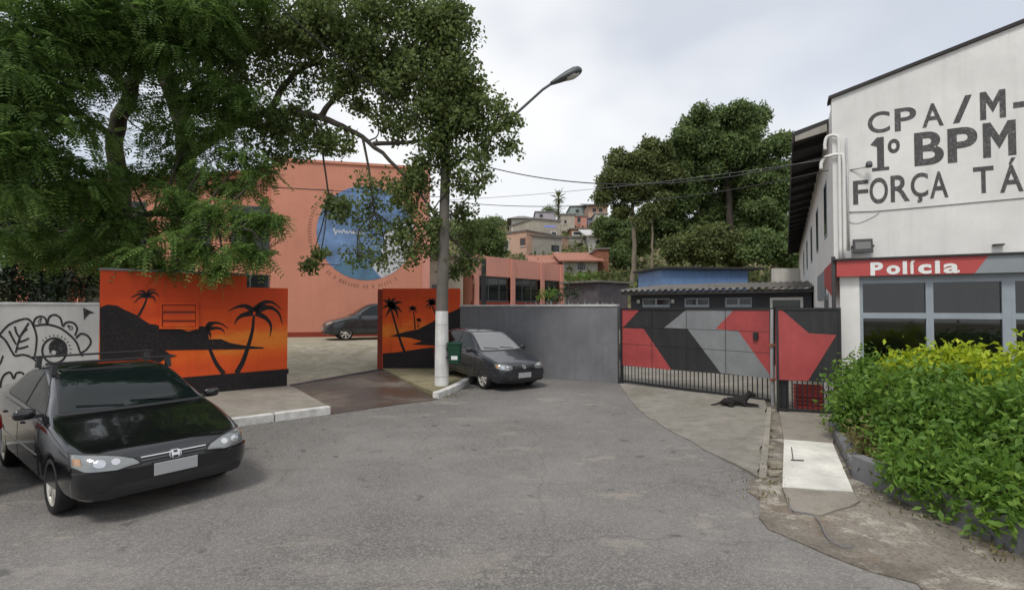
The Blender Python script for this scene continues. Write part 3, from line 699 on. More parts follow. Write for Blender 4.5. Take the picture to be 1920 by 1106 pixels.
prof = [(0, 0.055, 0.05), (0.06, 0.075, 0.06), (0.3, 0.12, 0.10), (0.55, 0.155, 0.135), (0.78, 0.165, 0.15), (0.92, 0.14, 0.12), (0.98, 0.09, 0.07), (1.0, 0.03, 0.03)]
for (f_, w_, h_) in prof:
    for k in range(N):
        a = 2 * math.pi * k / N; yy = math.sin(a)
        vs.append(h0 + hd * (f_ * hl) + hs * (math.cos(a) * w_) + hu * (yy * h_ * (1.0 if yy > 0 else 0.55)))
fs = [(i * N + k, i * N + (k + 1) % N, (i + 1) * N + (k + 1) % N, (i + 1) * N + k) for i in range(len(prof) - 1) for k in range(N)] + [tuple(range(N)), tuple((len(prof) - 1) * N + k for k in range(N))]
hd_o = MB().add(vs, fs).build('lamp_head', M['dark_steel'], t, smooth=True)
vs, fs = [], []
for (f_, w_, h_) in [(0.42, 0.06, 0.02), (0.5, 0.125, 0.10), (0.7, 0.145, 0.125), (0.85, 0.13, 0.10), (0.93, 0.06, 0.02)]:
    for k in range(N):
        a = 2 * math.pi * k / N; yy = math.sin(a)
        vs.append(h0 + hd * (f_ * hl) + hs * (math.cos(a) * w_) + hu * (min(yy, 0.1) * h_ * 0.85 - 0.006))
fs = [(i * N + k, i * N + (k + 1) % N, (i + 1) * N + (k + 1) % N, (i + 1) * N + k) for i in range(4) for k in range(N)]
MB().add(vs, fs).build('lens', M['lamp_glass'], hd_o, smooth=True)

# litter bin hung on the post
bc = AT(853, 660, py_ - 0.10)
t = thing('litter_bin', 'dark green litter bin strapped to the lamp post', 'bin', (bc.x, bc.y, bc.z - 0.28))
z0 = bc.z - 0.27
def ringp(z, a, b, n=20, p=4): return [(bc.x + a * math.copysign(abs(math.cos(q)) ** (2 / p), math.cos(q)), bc.y + b * math.copysign(abs(math.sin(q)) ** (2 / p), math.sin(q)), z) for q in np.linspace(0, 2 * math.pi, n, endpoint=False)]
rings = [(z0, .10, .09), (z0 + .02, .135, .115), (z0 + .45, .17, .145), (z0 + .455, .185, .158), (z0 + .50, .188, .16), (z0 + .505, .165, .14), (z0 + .3, .15, .13)]
vs = []; [vs.extend(ringp(*r_)) for r_ in rings]; N = 20
fs = [(i * N + k, i * N + (k + 1) % N, (i + 1) * N + (k + 1) % N, (i + 1) * N + k) for i in range(len(rings) - 1) for k in range(N)] + [tuple(range(N)), tuple((len(rings) - 1) * N + k for k in range(N))]
smooth_angle(MB().add(vs, fs).build('body', M['bin_green'], t), 40)
lb = MB(); lb.obox((bc.x - 0.075, bc.y - 0.137, z0 + 0.10), (0.15, 0, 0), (0, 0.004, 0), (0.0, -0.008, 0.09)); lb.build('sticker', M['letter_white'], t)
MB().obox((bc.x - 0.21, bc.y - 0.03, z0 + 0.33), (0.05, 0, 0), (0, 0.06, 0), (0, 0, 0.05)).build('bracket', M['black_metal'], t)
MB().obox((bc.x - 0.21, bc.y - 0.03, z0 + 0.12), (0.07, 0, 0), (0, 0.06, 0), (0, 0, 0.05)).build('bracket', M['black_metal'], t)

def cable(name, label, pts, r_=0.012, mat='cable', k=10):
    c = catmull(pts, k)
    return tag(MB().tube(c, r_, 5).build(name, M[mat], smooth=True), label, 'cable', group='overhead cables')
gk = Vector((5.98, 9.45, 4.75))          # service head on the police station
def span(a, b, sag):
    a, b = Vector(a), Vector(b)
    return [a + (b - a) * u + Vector((0, 0, -4 * sag * u * (1 - u))) for u in np.linspace(0, 1, 9)]
cable('overhead_cable', 'thickest black cable sagging from treetop to police station', span((px_ + .1, py_, 5.75), gk + Vector((-.1, 0, .05)), 0.62), 0.012)
cable('overhead_cable', 'thin upper cable crossing the sky below the lamp arm', span((px_ + .1, py_, 4.62), gk + Vector((-.15, 0, 0)), 0.10), 0.005, 'cable_grey')
cable('overhead_cable', 'lower level cable crossing the sky above the hillside houses', span((px_ + .1, py_, 4.60), gk + Vector((-.1, 0, -.2)), 0.35), 0.008)
cable('overhead_cable', 'cable slanting up from lamp post through the tree crown', [(px_, py_, 6.35), (-2.6, 10.2, 6.30), (-3.2, 7.0, 6.15), (-3.6, 4.5, 6.2), (-4.6, -6, 6.9)], 0.012)
cable('overhead_cable', 'thin cable running across the coral mural wall', [(px_, py_, 4.7), AT(700, 362, 13.5), AT(612, 357, 14.5), AT(505, 350, 16), AT(350, 335, 18)], 0.008, 'cable')
# ------------------------------------------------------------------ police station
def PP(s_, z, off=0.0): return PC + PE * s_ + PN * off + Vector((0, 0, z))
PF = Plane((PC.x, PC.y), (PC.x + PE.x * 10, PC.y + PE.y * 10))
PSD = Plane((PC.x, PC.y), (PC.x + PB.x * 10, PC.y + PB.y * 10))    # side face
LEN, DEP, SL = 12.0, 27.0, 0.272
RZ = 5.95
t = thing('police_station', 'white police station with painted lettering and red sign band', 'police station', (PC.x, PC.y, 0))
ridge = 8.0
mb = MB(); mb.prism([PP(0, 2.88), PP(LEN, 2.88), PP(LEN, RZ + SL * ridge - (LEN - ridge) * SL), PP(ridge, RZ + SL * ridge), PP(0, RZ)], PB * 0.25)
mb.build('wall', M['white_paint'], t)
sideout = -PE
mb = MB(); mb.obox(PP(0.0, 0) + PB * 0.251, PB * DEP, PE * 0.22, (0, 0, 5.82)); sw = mb.build('wall', M['white_paint'], t)
# coping of the gable
for a, b in ((-0.05, ridge), (ridge, LEN)):
    za = RZ + SL * a if a < ridge else RZ + SL * ridge; zb_ = RZ + SL * ridge if b <= ridge else RZ + SL * ridge - (LEN - ridge) * SL
    MB().prism([PP(a, za + 0.003, 0.05), PP(b, zb_ + 0.003, 0.05), PP(b, zb_ + 0.06, 0.05), PP(a, za + 0.06, 0.05)], PB * 0.4).build('coping', M['roof_dark'], t)
# roof behind the gable, with its boarded overhang and rafters
ov = -0.62
def rz_(s_): return RZ - 0.13 + SL * s_
q = PB * 0.75
MB().prism([PP(ov, rz_(ov)) + q, PP(ridge, rz_(ridge)) + q, PP(ridge, rz_(ridge) - 0.09) + q, PP(ov, rz_(ov) - 0.09) + q], PB * (DEP - 0.5)).build('roof', M['roof_dark'], t)
MB().prism([PP(ridge, rz_(ridge)) + q, PP(LEN + .3, rz_(ridge) - SL * (LEN + .3 - ridge)) + q, PP(LEN + .3, rz_(ridge) - SL * (LEN + .3 - ridge) - .09) + q, PP(ridge, rz_(ridge) - 0.09) + q], PB * (DEP - 0.5)).build('roof', M['roof_dark'], t)
MB().prism([PP(ov - .03, rz_(ov) + .02) + q, PP(ov - .005, rz_(ov) + .02) + q, PP(ov - .005, rz_(ov) - .22) + q, PP(ov - .03, rz_(ov) - .22) + q], PB * (DEP - 0.5)).build('fascia', M['roof_dark'], t)
MB().prism([PP(ov + .02, rz_(ov) - .095) + q, PP(-0.03, rz_(0) - .095) + q, PP(-0.03, rz_(0) - .25) + q, PP(ov + .02, rz_(ov) - .20) + q], PB * 0.05).build('barge_board', M['grey_render'], t)
for i in range(20):
    qq = PB * (1.6 + i * 1.3)
    MB().prism([PP(ov, rz_(ov) - .092) + qq, PP(-.005, rz_(0) - .092) + qq, PP(-.005, rz_(0) - .25) + qq, PP(ov, rz_(ov) - .19) + qq], PB * 0.09).build('rafter', M['roof_dark'], t)
# ground floor: pillar, sill wall, windows
GFZ = 2.60
d_p0, d_p1 = 0.085, PF.d(1612)
MB().obox(PP(d_p0, 0, 0.02), PE * (d_p1 - d_p0), PB * 0.30, (0, 0, GFZ)).build('pillar', M['white_paint'], t, bevel=0.006)
MB().obox(PP(d_p1 + .002, 0, -0.03), PE * (LEN - d_p1 - .002), PB * 0.2, (0, 0, 0.93)).build('sill_wall', M['sign_grey'], t)
MB().obox(PP(d_p1 + .002, GFZ - 0.10, -0.03), PE * (LEN - d_p1 - .002), PB * 0.2, (0, 0, 0.28)).build('lintel', M['frame_grey'], t)
MB().obox(PP(d_p1, 0.02, -2.5), PE * (LEN - d_p1), PB * 0.1, (0, 0, 2.9)).build('inner_wall', M['white_render'], t)
MB().obox(PP(0.3, 2.78, -0.3), PE * (LEN - .4), PB * 2.2, (0, 0, 0.06)).build('inner_ceiling', M['white_render'], t)
bounds = [PF.d(1612), PF.d(1743), PF.d(1896)]
while bounds[-1] < LEN - 1.3: bounds.append(bounds[-1] + 0.98)
zmid = PF.px(1743, 592).z
for i in range(len(bounds) - 1):
    a, b = bounds[i], bounds[i + 1]
    wdw = thing('tmp', '', 'x') if False else None
    fr = MB(); wL = 0.055 if i else 0.05
    wR = 0.05 if i != 1 else 0.11
    fo = MB().obox(PP(a, 0.932, 0.0), PE * wL, PB * 0.1, (0, 0, GFZ - 0.102 - 0.932)).obox(PP(b - wR, 0.932, 0.0), PE * (wR - .001), PB * 0.1, (0, 0, GFZ - .102 - .932)) \
        .obox(PP(a + wL, 0.932, -0.003), PE * (b - a - wL - wR), PB * 0.09, (0, 0, 0.06)).obox(PP(a + wL, GFZ - .16, -0.003), PE * (b - a - wL - wR), PB * 0.09, (0, 0, 0.058)) \
        .obox(PP(a + wL, zmid - 0.05, -0.003), PE * (b - a - wL - wR), PB * 0.09, (0, 0, 0.10)).build('window', M['frame_grey'], t)
    for (za, zb_) in ((0.99, zmid - 0.05), (zmid + 0.05, GFZ - 0.16)):
        MB().obox(PP(a + wL, za, -0.05), PE * (b - a - wL - wR), PB * 0.008, (0, 0, zb_ - za)).build('pane', M['tinted_glass'], fo)
for (s0, w_, h_, dp_, m_) in ((.45, .7, 1.0, 1.2, 'wood'), (1.35, .25, 2.3, .9, 'white_render'), (1.9, 1.1, 1.1, 1.6, 'grey_tile'), (3.4, .5, 1.9, 1.9, 'frame_grey'), (2.55, .12, 2.6, 1.4, 'white_render')):
    MB().obox(PP(s0, .1, -dp_), PE * w_, PB * .35, (0, 0, h_)).build('interior_fitting', M[m_], t, bevel=.01)
MB().obox(PP(d_p1, 0.02, -.3), PE * (LEN - d_p1), PB * 2.2, (0, 0, .06)).build('inner_floor', M['footpath'], t)
# sign band
bz0, bz1 = 2.575, 2.865
sx0, sx1 = 0.03, None
dt, db = PF.d(1856), PF.d(1829)
off = 0.14
PFb = Plane((PP(0, 0, off).x, PP(0, 0, off).y), (PP(10, 0, off).x, PP(10, 0, off).y))
dt, db = PFb.d(1856), PFb.d(1829)
MB().prism([PP(0.03, bz0, off), PP(db, bz0, off), PP(dt, bz1, off), PP(0.03, bz1, off)], PB * (off + 0.1)).build('sign_band', M['sign_red'], t)
MB().prism([PP(db + .001, bz0, off), PP(LEN, bz0, off), PP(LEN, bz1, off), PP(dt + .001, bz1, off)], PB * (off + 0.1)).build('sign_band', M['sign_grey'], t)
MB().obox(PP(-0.03, bz1 + .002, off + .04), PE * (LEN + .03), PB * (off + .04), (0, 0, 0.035)).build('sign_flashing', M['roof_dark'], t)
# red and grey band running back along the side
MB().prism([PP(-0.035, 2.20, 0) + PB * 0.02, PP(-0.035, 2.865) + PB * 0.02, PP(-0.035, 2.865) + PB * 2.2, PP(-0.035, 2.50) + PB * 2.2], PE * 0.03).build('sign_band', M['sign_red'], t)
MB().obox(PP(-0.03, 2.20) + PB * 2.22, PB * 3.0, PE * 0.02, (0, 0, 0.65)).build('sign_band', M['sign_grey'], t)
# downpipe and conduits at the corner
pp = lambda s_, z, o=0.06: PP(s_, z, o)
MB().tube([pp(-0.02, 0.1, 0.12), pp(-0.02, 2.95, 0.12)], 0.035, 8).build('downpipe', M['roof_dark'], t, smooth=True)
MB().tube(catmull([pp(0.10, 2.9), pp(0.10, 4.0), pp(0.10, 5.05), pp(0.05, 5.22), pp(-0.08, 5.22), pp(-0.12, 5.10), pp(-0.12, 4.98)], 5), 0.028, 8).build('conduit', M['white_paint'], t, smooth=True)
MB().tube(catmull([pp(0.17, 2.9), pp(0.17, 4.0), pp(0.17, 4.75), pp(0.10, 4.86), pp(-0.10, 4.84), pp(-0.18, 4.74), pp(-0.19, 4.62)], 5), 0.030, 8).build('conduit', M['white_paint'], t, smooth=True)
MB().tube([pp(0.23, 2.95), pp(0.23, 3.9), pp(0.22, 5.15)], 0.018, 6).build('conduit', M['galvanised'], t, smooth=True)
MB().obox(PP(0.17, 2.91, 0.10), PE * 0.10, PB * 0.095, (0, 0, 0.13)).build('junction_box', M['galvanised'], t, bevel=0.008)
cp = [(1591, 398), (1640, 396), (1700, 391), (1800, 382), (1920, 371), (2100, 355), (2600, 312)]
MB().tube([PF.px(*p) + PN * 0.012 for p in cp], 0.009, 5).build('wall_cable', M['galvanised'], t, smooth=True)
MB().tube(catmull([PF.px(*p) + PN * 0.01 for p in ((1591, 398), (1592, 415), (1610, 418), (1640, 405), (1650, 396))], 5), 0.005, 5).build('wall_cable', M['galvanised'], t, smooth=True)
# side windows
for i, (d0, w_, za, zb_) in enumerate(((1.3, 0.8, 3.55, 4.75), (4.6, 0.9, 3.55, 4.75), (8.2, 0.9, 3.55, 4.75), (12.2, 0.9, 3.55, 4.75), (16.5, 0.9, 3.55, 4.75), (1.2, 1.3, 1.3, 2.3))):
    o = PP(0, za) + PB * (0.25 + d0) - PE * 0.012
    wo_ = MB().obox(o, PB * w_, PE * 0.03, (0, 0, zb_ - za)).build('side_window', M['frame_grey'], t)
    for k in range(2):
        MB().obox(o + PB * (0.05 + k * w_ / 2) - PE * 0.004 + Vector((0, 0, 0.06)), PB * (w_ / 2 - 0.08), PE * 0.01, (0, 0, zb_ - za - 0.12)).build('pane', M['dark_window'], wo_)
# lettering
def glyph(ch, bold):
    cu = bpy.data.curves.new('g', 'FONT'); cu.body = ch; cu.size = 1; cu.offset = bold; cu.resolution_u = 6; cu.fill_mode = 'FRONT'
    ob = bpy.data.objects.new('g', cu); COL.objects.link(ob); bpy.context.view_layer.update()
    me = ob.to_mesh(); v = [tuple(x.co) for x in me.vertices]; f_ = [tuple(p.vertices) for p in me.polygons]
    ob.to_mesh_clear(); bpy.data.objects.remove(ob); bpy.data.curves.remove(cu)
    return np.array(v), f_
def block(polys):
    v, f_ = [], []
    for p in polys: f_.append(tuple(range(len(v), len(v) + len(p)))); v += [(a, b, 0) for a, b in p]
    return np.array(v, float), f_
BLOCK = {'M': [[(0, 0), (.24, 0), (.24, 1), (0, 1)], [(.76, 0), (1, 0), (1, 1), (.76, 1)], [(.24, 1), (.24, .62), (.5, .22), (.5, .60)], [(.5, .60), (.5, .22), (.76, .62), (.76, 1)]],
         '1': [[(.36, .1), (.74, .1), (.74, 1), (.36, 1)], [(0, .80), (.36, .72), (.36, 1)], [(.08, 0), (1, 0), (1, .1), (.08, .1)]],
         '-': [[(0, 0), (1, 0), (1, 1), (0, 1)]], '/': [[(0, 0), (.34, 0), (1, 1), (.66, 1)]]}
def letter(ch, box, pl, mat, parent, bold=0.035, off=0.004):
    x0, y0, x1, y1 = box
    v, f_ = block(BLOCK[ch]) if ch in BLOCK else glyph(ch, bold); lo, hi = v.min(0), v.max(0); span_ = np.maximum(hi - lo, 1e-6)
    xm = (x0 + x1) / 2
    s0, s1 = pl.d(x0), pl.d(x1); zt, zb_ = pl.px(xm, y0).z, pl.px(xm, y1).z
    P = [pl.at(s0 + (s1 - s0) * (a[0] - lo[0]) / span_[0], zb_ + (zt - zb_) * (a[1] - lo[1]) / span_[1], off) for a in v]
    MB().add(P, f_).build('painted_letter', M[mat], parent)
for ch, b in (('C', (1633, 209, 1675, 249)), ('P', (1684, 201, 1725, 244)), ('A', (1736, 193, 1777, 237)), ('/', (1794, 179, 1831, 229)), ('M', (1846, 169, 1895, 222)), ('-', (1909, 190, 1930, 201)),
              ('1', (1637, 257, 1672, 320)), ('º', (1670, 260, 1693, 287)), ('B', (1720, 246, 1776, 309)), ('P', (1783, 238, 1840, 303)), ('M', (1850, 227, 1913, 293)),
              ('F', (1603, 338, 1632, 383)), ('O', (1634, 333, 1669, 382)), ('R', (1674, 328, 1710, 378)), ('Ç', (1712, 324, 1745, 380)), ('A', (1748, 321, 1783, 371)), ('T', (1830, 312, 1869, 362)), ('Á', (1880, 295, 1925, 360))):
    letter(ch, b, PF, 'letter_dark', sw if False else t, 0.028 if ch in 'BPM1' and b[1] > 225 else 0.016)
# P o l í c i a on the band
zP = Z((1540, 440), 3.95)
for ch, (a, b, c, d) in (('P', (368, 203, 462, 302)), ('o', (488, 226, 588, 295)), ('l', (608, 196, 640, 292)), ('í', (662, 190, 702, 290)), ('c', (722, 218, 822, 290)), ('i', (846, 190, 886, 287)), ('a', (910, 212, 1030, 285))):
    q_ = zP((a, b), (c, d)); letter(ch, (q_[0][0], q_[0][1], q_[1][0], q_[1][1]), PFb, 'letter_white', t, 0.028 if ch == 'a' else 0.045, 0.005)

# floodlight on the wall
c = PF.px(1616, 463) + PN * 0.16
t = thing('floodlight', 'black square floodlight above the red sign band', 'floodlight', c - Vector((0, 0, 0.16)))
er = PE; tilt = Vector((0, 0, 1)) * 0.95 + PN * -0.25
fo = MB().obox(c - er * 0.15 - tilt * 0.13, er * 0.30, PB * 0.07, tilt * 0.27).build('housing', M['plastic_black'], t, bevel=0.01)
MB().obox(c - er * 0.115 - tilt * 0.06 + PN * 0.004, er * 0.23, PN * 0.004, tilt * 0.14).build('lens', M['flood_lens'], fo)
MB().obox(c - er * 0.17 - tilt * 0.02, er * 0.018, PB * 0.16, (0, 0, 0.03)).build('bracket', M['plastic_black'], t)
MB().obox(c + er * 0.152 - tilt * 0.02, er * 0.018, PB * 0.16, (0, 0, 0.03)).build('bracket', M['plastic_black'], t)
c = PF.px(1603, 318)
t = thing('security_camera', 'small grey security camera on a horizontal arm beside the lettering', 'camera', c)
MB().tube([c - PE * 0.08, c + PE * 0.03 + PN * 0.05, c + PE * 0.20 + PN * 0.14], 0.012, 6).build('arm', M['galvanised'], t, smooth=True)
e_ = c + PE * 0.20 + PN * 0.14
MB().lathe([(0.0, -0.02), (0.05, -0.02), (0.055, 0.02), (0.05, 0.06), (0.03, 0.09), (0, 0.095)], e_, n=16).build('housing', M['dark_steel'], t, smooth=True)
c = PF.px(1870, 461) + PN * 0.1
t = thing('wall_lamp', 'small dark lamp on the wall just above the grey sign band', 'lamp', c)
MB().obox(c - PE * .07, PE * .14, PB * .10, (0, 0, 0.025)).build('housing', M['plastic_black'], t, bevel=.006)
MB().obox(c - PE * .05 + PB * .02, PE * .10, PB * .04, (0, 0, -0.008)).build('lens', M['lamp_glass'], t)
# ------------------------------------------------------------------ coral buildings
CB = Plane((-11.0, 23.3), (-4.02, 24.9)); CH = 8.75; g0 = 0.6
t = thing('community_building', 'tall coral building with a round blue mural', 'building', (-7.5, 24.2, g0))
back = -CB.n
MB().obox(CB.at(0, g0), CB.u * CB.len, back * 14, (0, 0, CH - g0)).build('wall', M['coral'], t)
MB().obox(CB.at(-0.06, CH + .003, 0.06), CB.u * (CB.len + .12), back * 14.1, (0, 0, 0.12)).build('roof_edge', M['coral'], t)
MB().obox(CB.at(CB.len - 0.35, g0, 0.05), CB.u * 0.36, back * 0.04, (0, 0, CH - g0 - .05)).build('pilaster', M['coral_pink'], t)
MB().obox(CB.at(0.0, g0, 0.012), CB.u * (CB.len - .36), back * 0.02, (0, 0, 0.28)).build('skirting', M['dark_red'], t)
for (x0, y0, x1, y1) in ((505, 351, 625, 357), (560, 492, 640, 497)):
    a, b = CB.px(x0, y0), CB.px(x1, y1)
    MB().tube([a + CB.n * .01, b + CB.n * .01], 0.012, 5).build('wall_cable', M['cable'], t)
# left wing, set back
wl = CB.at(0, 0, -1.6); wd = CB.u * -11
CW = Plane((wl.x + wd.x, wl.y + wd.y), (wl.x, wl.y))
MB().prism([CW.at(0, g0), CW.at(CW.len - .002, g0), CW.at(CW.len - .002, 8.62), CW.at(0, 7.2)], back * 10).build('wing_wall', M['coral'], t)
MB().prism([CW.at(-.3, 7.165, .4), CW.at(CW.len - .01, 8.625, .4), CW.at(CW.len - .01, 8.72, .4), CW.at(-.3, 7.26, .4)], back * 10).build('roof_edge', M['clay_tile'], t)
for x0 in (0.8, 3.6, 6.3, 8.9):
    for (za, zb_) in ((1.6, 3.6), (4.7, 6.9)):
        wo_ = MB().obox(CW.at(x0, za, 0.02), CW.u * 1.7, back * 0.05, (0, 0, zb_ - za)).build('window', M['dark_steel'], t)
        for k in range(2):
            for j in range(2):
                MB().obox(CW.at(x0 + .06 + k * .82, za + .06 + j * (zb_ - za) / 2, 0.026), CW.u * .76, back * 0.01, (0, 0, (zb_ - za) / 2 - .1)).build('pane', M['dark_window'], wo_)
# round mural: painted disc, its lower right pale shore, ring of small illegible lettering
surf('disc_blue', (0.15, 0.25, 0.44), 0.5, 1.3, 0.75, 0, 40)
surf('disc_pale', (0.55, 0.56, 0.60), 0.15, 1.2, 0.75, 0, 40)
surf('disc_green', (0.10, 0.20, 0.30), 0.3, 1.5, 0.75, 0, 40)
surf('ring_brown', (0.30, 0.14, 0.09), 0.2, 2, 0.75, 0, 40)
cen = CB.px(687, 437); rad = (CB.px(687, 349) - cen).length
cd, cz = (cen - CB.a).dot(CB.u), cen.z
def disc(pts, off): return MB().prism([CB.at(cd + a * rad, cz + b * rad, off) for a, b in pts], back * 0.003)
circ = lambda a0, a1, n=40, r_=1.0: [(r_ * math.cos(a), r_ * math.sin(a)) for a in np.linspace(a0, a1, n)]
md = disc(circ(0, 2 * math.pi - 2 * math.pi / 48, 48), 0.006).build('round_mural', M['disc_blue'], t)
disc(circ(-1.25, 0.35, 24) + [(0.82, 0.22), (0.66, 0.24), (0.58, 0.10), (0.42, 0.06), (0.34, -0.10), (0.42, -0.22), (0.30, -0.34), (0.34, -0.48), (0.18, -0.56), (0.14, -0.74), (0.24, -0.86)], 0.009).build('painted_shore', M['disc_pale'], md)
disc(circ(-2.3, -1.3, 16) + [(0.05, -0.62), (-0.2, -0.50), (-0.45, -0.58)], 0.010).build('painted_field', M['disc_green'], md)
mb = MB(); x_ = -0.66                                       # white flourish of the hand-lettered name, too faint to read
sc = []
for i in range(44):
    u_ = i / 43; sc.append((x_ + 0.62 * u_, 0.02 - 0.03 * u_ + 0.035 * math.sin(i * 1.45 + 0.8 * math.sin(i * .7)) * (2.2 if i < 4 else (1.6 if i in (13, 14, 27, 28) else 0.8))))
cc = catmull([(a, b, 0) for a, b in sc], 4); wv = 0.010
for i in range(len(cc) - 1):
    (a, b, _), (a2, b2, _) = cc[i], cc[i + 1]
    d = np.array((a2 - a, b2 - b)); d /= np.linalg.norm(d) + 1e-9; nn = np.array((-d[1], d[0])) * wv
    mb.add([CB.at(cd + (a + nn[0]) * rad, cz + (b + nn[1]) * rad, .011), CB.at(cd + (a2 + nn[0]) * rad, cz + (b2 + nn[1]) * rad, .011), CB.at(cd + (a2 - nn[0]) * rad, cz + (b2 - nn[1]) * rad, .011), CB.at(cd + (a - nn[0]) * rad, cz + (b - nn[1]) * rad, .011)], [(0, 1, 2, 3)])
mb.build('painted_flourish', M['disc_pale'], md)
mb = MB(); a = 2.35
while a < 5.35:                                              # ring of letter-like marks
    if random.random() < 0.84:
        w_ = random.uniform(0.022, 0.036); h_ = 0.075
        for (o1, o2) in ((0, 0.35), (0.65, 1.0)) if random.random() < .6 else ((0.2, 0.8),):
            pts = []
            for rr_, aa in ((1.10, a + w_ * o1), (1.10 + h_, a + w_ * o1), (1.10 + h_, a + w_ * o2), (1.10, a + w_ * o2)):
                pts.append(CB.at(cd + rr_ * rad * math.cos(aa), cz + rr_ * rad * math.sin(aa), 0.006))
            mb.add(pts, [(0, 1, 2, 3)])
    a += 0.055
tag(mb.build('painted_ring', M['ring_brown'], md), kind='stuff')

# small concrete annexe between the two coral buildings
def quadbox(name, label, cat, px0, px1, ytop, D0, D1, depth, zb_, mat, roof=None, grp=None, th=0.15):
    a = AT(px0, 577, D0); b = AT(px1, 577, D1); pl = Plane((a.x, a.y), (b.x, b.y)); zt = AT(px0, ytop, D0).z
    t = thing(name, label, cat, ((a.x + b.x) / 2, (a.y + b.y) / 2, zb_), grp)
    MB().obox(pl.at(0, zb_ - .6), pl.u * pl.len, pl.n * -depth, (0, 0, zt - zb_ + .6)).build('wall', M[mat], t)
    if roof:
        MB().obox(pl.at(-.25, zt + .003, .3), pl.u * (pl.len + .5), pl.n * -(depth + .6), (0, 0, th)).build('roof', M[roof], t)
    return t, pl, zt
t, pl, zt = quadbox('annexe', 'plain beige annexe squeezed between the two coral buildings', 'building', 800, 868, 482, 28.5, 29.0, 5, g0, 'beige_render', 'grey_tile')
wo_ = MB().obox(pl.at(.3, 2.4, .02), pl.u * .9, pl.n * -.04, (0, 0, .9)).build('window', M['dark_steel'], t)
MB().obox(pl.at(.36, 2.46, .026), pl.u * .78, pl.n * -.01, (0, 0, .78)).build('pane', M['dark_window'], wo_)

# low coral building with three glazed bays
a = AT(888, 577, 30); b = AT(1056, 577, 37.2); LB = Plane((a.x, a.y), (b.x, b.y)); zt = 5.12; bk = -LB.n
t = thing('classroom_building', 'low pink-coral building with three glazed bays over the grey wall', 'building', ((a.x + b.x) / 2, (a.y + b.y) / 2, g0))
MB().obox(LB.at(0, 3.92), LB.u * LB.len, bk * .25, (0, 0, zt - 3.92)).build('parapet', M['coral_pink'], t)
MB().obox(LB.at(0, g0), LB.u * LB.len, bk * .25, (0, 0, 1.75)).build('sill_wall', M['dark_red'], t)
MB().prism([LB.at(0, g0) + bk * .251, LB.at(0, zt) + bk * .251, LB.at(0, zt - .9) + bk * 6, LB.at(0, g0) + bk * 6], LB.u * .2).build('end_wall', M['coral'], t)
MB().prism([LB.at(LB.len - .2, g0) + bk * .251, LB.at(LB.len - .2, zt) + bk * .251, LB.at(LB.len - .2, zt - .9) + bk * 6, LB.at(LB.len - .2, g0) + bk * 6], LB.u * .2).build('end_wall', M['coral'], t)
MB().prism([LB.at(.2, zt - .2) + bk * .26, LB.at(LB.len - .21, zt - .2) + bk * .26, LB.at(LB.len - .21, zt - 1.0) + bk * 6, LB.at(.2, zt - 1.0) + bk * 6], (0, 0, .08)).build('roof', M['fibre_cement'], t)
MB().obox(LB.at(.2, g0) + bk * 5.7, LB.u * (LB.len - .4), bk * .2, (0, 0, 3.2)).build('back_wall', M['grey_render'], t)
ds = [0.0, LB.d(957), LB.d(1013), LB.d(1050)]
for d in ds:
    MB().obox(LB.at(d, g0 + .01, .12), LB.u * .35, bk * .12, (0, 0, zt - g0 - .02)).build('pillar', M['coral_pink'], t)
for i in range(3):
    d0, d1 = ds[i] + .36, ds[i + 1] - .01
    wo_ = MB().obox(LB.at(d0, 2.36, -.10), LB.u * (d1 - d0), bk * .05, (0, 0, .1)).build('window', M['dark_steel'], t)
    MB().obox(LB.at(d0, 3.82, -.10), LB.u * (d1 - d0), bk * .05, (0, 0, .09)).build('head_rail', M['dark_steel'], wo_)
    nn_ = 3
    for k in range(nn_):
        wI = (d1 - d0) / nn_
        MB().obox(LB.at(d0 + k * wI, 2.46, -.10), LB.u * .06, bk * .05, (0, 0, 1.36)).build('mullion', M['dark_steel'], wo_)
        for j in range(2):
            MB().obox(LB.at(d0 + k * wI + .07, 2.47 + j * .68, -.12), LB.u * (wI - .08), bk * .01, (0, 0, .64)).build('pane', M['dark_window'], wo_)

# ------------------------------------------------------------------ low charcoal building behind the gate
a = AT(1183, 577, 20.5); b = AT(1522, 577, 16.8); LK = Plane((a.x, a.y), (b.x, b.y)); bk = -LK.n
t = thing('guard_building', 'low charcoal building with corrugated roof behind the gate', 'building', ((a.x + b.x) / 2, (a.y + b.y) / 2, 0.04))
MB().obox(LK.at(0, 0.04), LK.u * LK.len, bk * 4, (0, 0, 2.52)).build('wall', M['charcoal_wall'], t)
mb = MB(); n_ = 120; vs = []
for j, (o_, z_) in enumerate(((0.45, 2.68), (-4.2, 3.05))):
    for i in range(n_ + 1):
        d = -0.3 + (LK.len + .6) * i / n_
        vs.append(LK.at(d, z_ + 0.045 * math.sin(i * math.pi / 2 + .4), o_))
vs2 = [v - Vector((0, 0, 0.02)) for v in vs]; m_ = n_ + 1
mb.add(vs + vs2, [(i, i + 1, m_ + i + 1, m_ + i) for i in range(n_)] + [(2 * m_ + i, 3 * m_ + i, 3 * m_ + i + 1, 2 * m_ + i + 1) for i in range(n_)] + [(i, 2 * m_ + i, 2 * m_ + i + 1, i + 1) for i in range(n_)])
mb.build('corrugated_roof', M['fibre_cement'], t)
MB().obox(LK.at(-.25, 2.50, .40), LK.u * (LK.len + .5), bk * .05, (0, 0, .12)).build('eaves_beam', M['roof_dark'], t)
